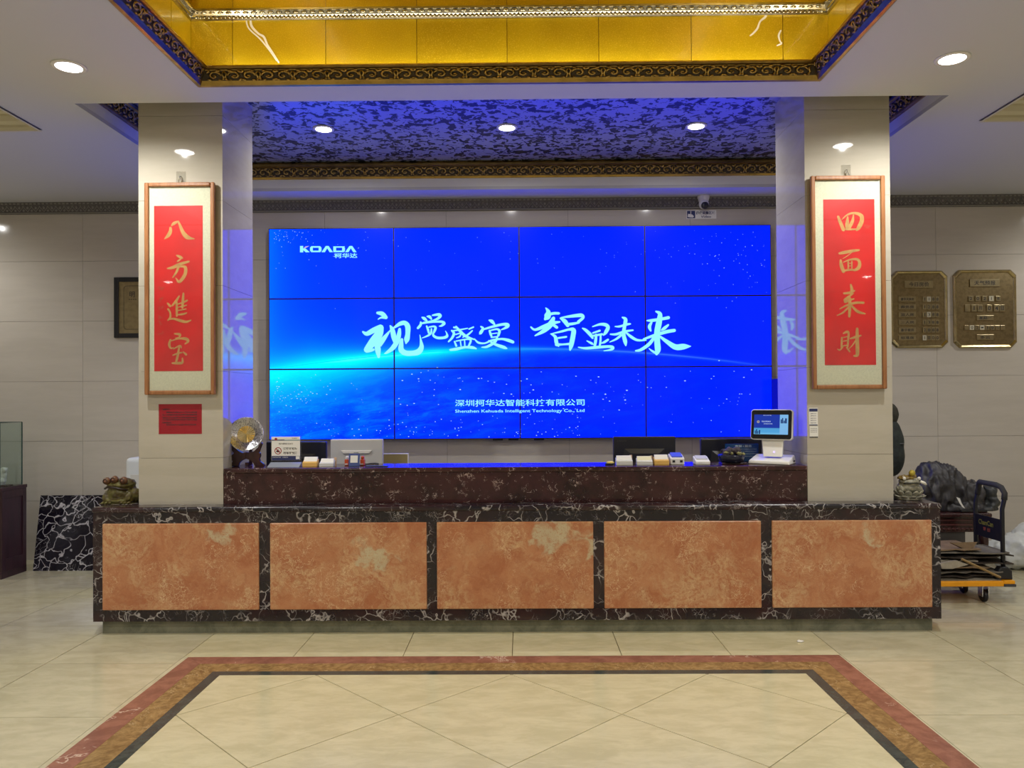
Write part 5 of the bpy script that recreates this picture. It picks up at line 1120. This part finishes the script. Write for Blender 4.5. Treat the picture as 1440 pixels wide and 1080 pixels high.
# carved side table with covered sculpture
YTB = 6.70
tx0, tx1 = PX(1300, 720, YTB-.22).x, PX(1396, 722, YTB-.25).x; zt = PX(1380, 722, YTB-.25).z
tb = thing('side_table', 'dark carved wooden side table behind the yellow trolley', 'table', ((tx0+tx1)/2, YTB, 0))
B(tx0-.03, tx1, YTB-.25, YTB+.28, zt-.035, zt).build('table_top', DKWOOD, tb, bevel=.012, seg=3)
B(tx0, tx1-.06, YTB-.21, YTB+.24, zt-.16, zt-.035).build('apron', DKWOOD, tb)
for z in (zt-.062, zt-.10): B(tx0-.01, tx1-.15, YTB-.222, YTB-.209, z-.008, z+.008).build('apron_bead', flat('polished_dark_wood', srgb(86, 50, 48), .12), tb, bevel=.006, seg=3)
mb = MB()
for k in range(12): mb.ell((tx0+.02+k*.038, YTB-.212, zt-.135), (.022, .006, .013), 8, 5)
tag(mb.build('apron_carving', flat('carved_dark_wood', srgb(70, 36, 34), .3), tb, True), kind='stuff')
B(tx0, tx1-.2, YTB-.20, YTB-.19, zt-.34, zt-.16).build('front_panel', flat('grey_panel', srgb(66, 62, 58), .5), tb)
for x, y in ((tx1-.05, YTB-.18), (tx1-.05, YTB+.2), (tx0+.03, YTB-.18), (tx0+.03, YTB+.2)):
    MB().tube([(x, y, zt-.12), (x+.01, y, zt-.25), (x+.0, y, zt-.36), (x-.015, y, .12), (x-.005, y, .05), (x+.02, y, 0.0)], [.045, .042, .036, .026, .028, .036], 10).build('leg', DKWOOD, tb, True)
B(tx0+.03, tx1-.05, YTB-.16, YTB+.18, .10, .13).build('lower_shelf', DKWOOD, tb)
cs2 = thing('covered_sculpture', 'bulky sculpture wrapped in wrinkled black sheeting on the side table', 'sculpture', ((tx0+tx1)/2, YTB, zt))
SHEET = m_stone('black_sheeting', srgb(36, 34, 37), srgb(66, 64, 66), .48, 14.0, None, rnd=0)
def cp(u, v, ry, rx=None, rz=None, dy=0.0):
    q = PX(u, v, YTB); return ((q.x, YTB+dy, q.z), (rx, ry, rz))
blob('wrapped_form', SHEET, [cp(1313, 690, .17, .19, .21), cp(1311, 668, .13, .115, .115), cp(1328, 680, .15, .14, .16), cp(1345, 693, .14, .14, .14), cp(1362, 697, .13, .12, .13), cp(1376, 699, .11, .09, .11), cp(1384, 705, .09, .06, .085), cp(1300, 705, .15, .12, .10), cp(1340, 712, .17, .30, .06)], .012, cs2, .042, 5.0, (2.4, 1.2, .8), cut=zt+.001, smooth_it=4, ridged=True)
B(PX(1352, 720, YTB-.2).x, tx1-.01, YTB-.2, YTB+.2, zt, zt+.022).build('sculpture_base', BLK, cs2, bevel=.006)
SH2 = flat('grey_sheeting', srgb(52, 54, 54), .5, 0, .3, 12.0)
blob('wrapped_head', SH2, [cp(1385, 690, .07, .05, .06, -.06), cp(1387, 703, .075, .055, .055, -.07), cp(1378, 714, .10, .10, .04, -.06)], .011, cs2, .024, 10.0, smooth_it=3, ridged=True, cut=zt+.004)
MB().add([PX(u, v, YTB-.24) for u, v in ((1345, 699), (1350, 701), (1352, 707), (1357, 715), (1353, 713), (1349, 707))], [(0, 1, 2, 3, 4, 5)]).build('paper_tag', PAPERW, cs2)
# platform trolley
YQ2 = 5.92
r0 = FL(1393, 846); zd0, zd1 = PX(1400, 825, YQ2).z, PX(1400, 817.5, YQ2).z
tx_r = PX(1429, 820, YQ2).x; tx_l = 3.0; ydk = YQ2+.47
tr = thing('platform_trolley', 'yellow platform trolley with a black folding handle at the right', 'trolley', ((tx_l+tx_r)/2, YQ2+.26, 0))
YELO = flat('trolley_yellow', srgb(236, 158, 6), .35, 0, .05, 20.0)
B(tx_l, tx_r-.09, YQ2, ydk, zd0, zd1).build('deck', YELO, tr, bevel=.006); B(tx_l+.02, tx_r-.10, YQ2+.02, ydk-.02, zd1, zd1+.006).build('rubber_mat', flat('dusty_grey_mat', srgb(150, 140, 122), .8, 0, .15, 40.0), tr)
B(tx_r-.09, tx_r-.006, YQ2, ydk, zd0+.018, zd1+.004).build('deck_end', YELO, tr, bevel=.004); B(tx_r-.09, tx_r, YQ2-.004, ydk+.004, zd0-.002, zd0+.018).build('bumper', flat('bumper_grey', (.05, .05, .055), .6), tr, bevel=.004)
for y in (YQ2+.10, ydk-.10):
    for x in (tx_l+.12, PX(1394, 840, YQ2).x):
        w_ = MB().lathe([(.001, -.016), (.040, -.016), (.048, -.010), (.048, .010), (.040, .016), (.001, .016)], (x, y, .048), 20, 'x').build('caster_wheel', BLKM, tr, True)
        B(x-.026, x-.020, y-.03, y+.03, .045, zd0).build('fork', CHROME, w_); B(x+.020, x+.026, y-.03, y+.03, .045, zd0).build('fork', CHROME, w_)
hx = tx_r-.06
for y in (YQ2+.06, ydk-.06): MB().prism([(hx-.07, zd1+.004), (hx+.055, zd1+.004), (hx+.052, zd1+.07), (hx+.02, zd1+.10), (hx-.035, zd1+.10), (hx-.07, zd1+.05)], y-.03, y+.03).build('handle_bracket', BLK, tr, bevel=.008)
zn = lambda v, Y: PX(1415, v, Y).z
yn, yf_ = YQ2+.06, ydk-.06; lean = -.012
ht = zn(690, yn)
hp = [(hx, yn, zd1+.06), (hx-.002, yn, zn(745, yn)), (hx-.002, yn, zn(716, yn)), (hx+.015, yn, zn(703, yn)), (hx+.022, yn+.005, zn(694, yn)), (hx+.012, yn+.03, zn(686, yn)), (hx-.005, yn+.07, zn(683, yn)),
      (hx-.005, yf_-.07, zn(683, yn)+.0), (hx+.012, yf_-.03, zn(686, yn)), (hx+.022, yf_-.005, zn(694, yn)), (hx+.015, yf_, zn(703, yn)), (hx-.002, yf_, zn(716, yn)), (hx-.002, yf_, zn(745, yn)), (hx, yf_, zd1+.06)]
MB().tube(hp, .0165, 10).build('handle', BLKM, tr, True)
MB().tube(hp[3:11], .0215, 10).build('foam_grip', flat('foam_black', (.03, .03, .034), .8), tr, True)
pz0_, pz1_ = zn(762, yn), zn(731, yn)
bn = B(hx-.012, hx-.004, yn, yf_, pz0_, pz1_).build('banner_plate', BLKM, tr)
def side_text(body, y0, y1, z0, z1, mat, name):   # reads on the plate's camera side (facing -x)
    vs, fs = text_geo(body, .02); ax_, bx_ = min(v.x for v in vs), max(v.x for v in vs); ay, by = min(v.y for v in vs), max(v.y for v in vs)
    MB().add([(hx-.0128, y0+(v.x-ax_)/(bx_-ax_)*(y1-y0), z0+(v.y-ay)/(by-ay)*(z1-z0)) for v in vs], fs).build(name, mat, bn)
side_text('ChamCan', yf_-.06, yn+.10, pz0_+.095, pz0_+.135, flat('plate_yellow', srgb(128, 124, 44), .5), 'yellow_text')
side_text('常 创', yf_-.12, yn+.14, pz0_+.05, pz0_+.08, flat('plate_red', srgb(150, 76, 52), .5), 'red_text')
# scrap cardboard on the trolley
rc = random.Random(21)
CARD = [flat('cardboard_%s' % n, srgb(*c_), .75, 0, .12, 30.0) for n, c_ in (('tan', (128, 106, 80)), ('grey', (108, 102, 92)), ('dark', (58, 48, 40)), ('pale', (160, 150, 132)))]
zz = zd1+.007
lay = [('dark crumpled cardboard at the bottom of the trolley pile', 3.05, 3.72, .030, 0, 2), ('folded grey cardboard sheet low in the trolley pile', 3.10, 3.66, .028, .05, 1), ('tan cardboard flap low in the trolley pile', 3.02, 3.60, .022, -.06, 0), ('dark brown board in the middle of the trolley pile', 3.15, 3.76, .018, .03, 2), ('pale torn cardboard in the middle of the trolley pile', 3.04, 3.50, .016, -.08, 3),
       ('dark flattened box in the upper trolley pile', 3.10, 3.78, .030, .02, 2), ('grey flattened box in the upper trolley pile', 3.06, 3.74, .022, -.03, 1), ('tan cardboard sheet on top of the trolley pile', 3.14, 3.52, .010, .06, 0)]
for lab, xa, xb, h_, tl_, mi in lay:
    n = 9; mb = MB(); top, bot = [], []
    for i in range(n):
        x = xa+(xb-xa)*i/(n-1)
        for y in (YQ2+.04+rc.uniform(-.02, .05), ydk-.06):
            z = zz+.006+tl_*(x-(xa+xb)/2)*.25+abs(noise.noise(Vector((x*5, y*3, mi*3.1+zz*40))))*h_*.9; top.append((x, y, z+.010)); bot.append((x, y, z))
    m_ = len(top); mb.v = top+bot
    for i in range(n-1): a_ = 2*i; mb.f += [(a_, a_+2, a_+3, a_+1), (m_+a_, m_+a_+1, m_+a_+3, m_+a_+2), (a_, m_+a_, m_+a_+2, a_+2), (a_+1, a_+3, m_+a_+3, m_+a_+1)]
    mb.f += [(0, 1, m_+1, m_), (m_-2, 2*m_-2, 2*m_-1, m_-1)]
    tag(mb.build('cardboard_sheet', CARD[mi]), lab, 'cardboard', 'scrap cardboard on the trolley'); zz += h_+.006
p0, p1 = PX(1352, 786, YQ2+.008), PX(1407, 812, YQ2+.008)
tag(MB().tube([p0, p1], .009, 4).build('wood_strip', flat('pale_wood_strip', srgb(150, 124, 80), .6)), 'pale wooden strip slanting across the cardboard on the trolley', 'wood strip')
p = [PX(u, v, YQ2+.08) for u, v in ((1337, 763), (1375, 762), (1366, 774), (1356, 772))]
tag(MB().add([q_ for q_ in p]+[q_+Vector((0, .02, -.006)) for q_ in p], [(0, 1, 2, 3), (7, 6, 5, 4), (0, 4, 5, 1), (1, 5, 6, 2), (2, 6, 7, 3), (3, 7, 4, 0)]).build('cardboard_flap', CARD[0]), 'tan cardboard flap tilted up at the top of the trolley pile', 'cardboard', 'scrap cardboard on the trolley')
p = [PX(u, v, YQ2-.03) for u, v in ((1322, 792), (1345, 788), (1362, 794), (1340, 800), (1325, 800))]
tag(MB().add([q_ for q_ in p]+[q_+Vector((0, .03, -.004)) for q_ in p], [(0, 1, 2, 3, 4), (9, 8, 7, 6, 5)]+[(i, i+5, (i+1) % 5+5, (i+1) % 5) for i in range(5)]).build('torn_paper', CARD[3]), 'pale torn paper sticking out of the trolley pile', 'paper')
# white plastic bag at the right edge
q = FL(1440, 804); o = thing('plastic_bag', 'crumpled white plastic sacks on the floor at the right edge', 'bag', (q.x+.1, q.y+.1, 0))
BAG = flat('white_plastic_film', (.60, .62, .60), .4)
blob('sack', BAG, [((q.x+.12, q.y+.12, .16), (.28, .22, .16)), ((q.x+.25, q.y+.15, .25), (.22, .2, .16)), ((q.x-.05, q.y+.16, .14), (.16, .16, .12))], .018, o, .07, 4.5, (1, 1, 1.3), cut=.001, smooth_it=3, ridged=True)
# scrap of paper on the floor
q = FL(1125, 903); tag(blob('paper_scrap', PAPERW, [((q.x, q.y, .006), (.022, .014, .007)), ((q.x+.016, q.y+.004, .005), (.012, .010, .005))], .003, None, .004, 60.0, cut=.0005, smooth_it=1), 'tiny crumpled white paper scrap on the floor before the counter', 'paper')
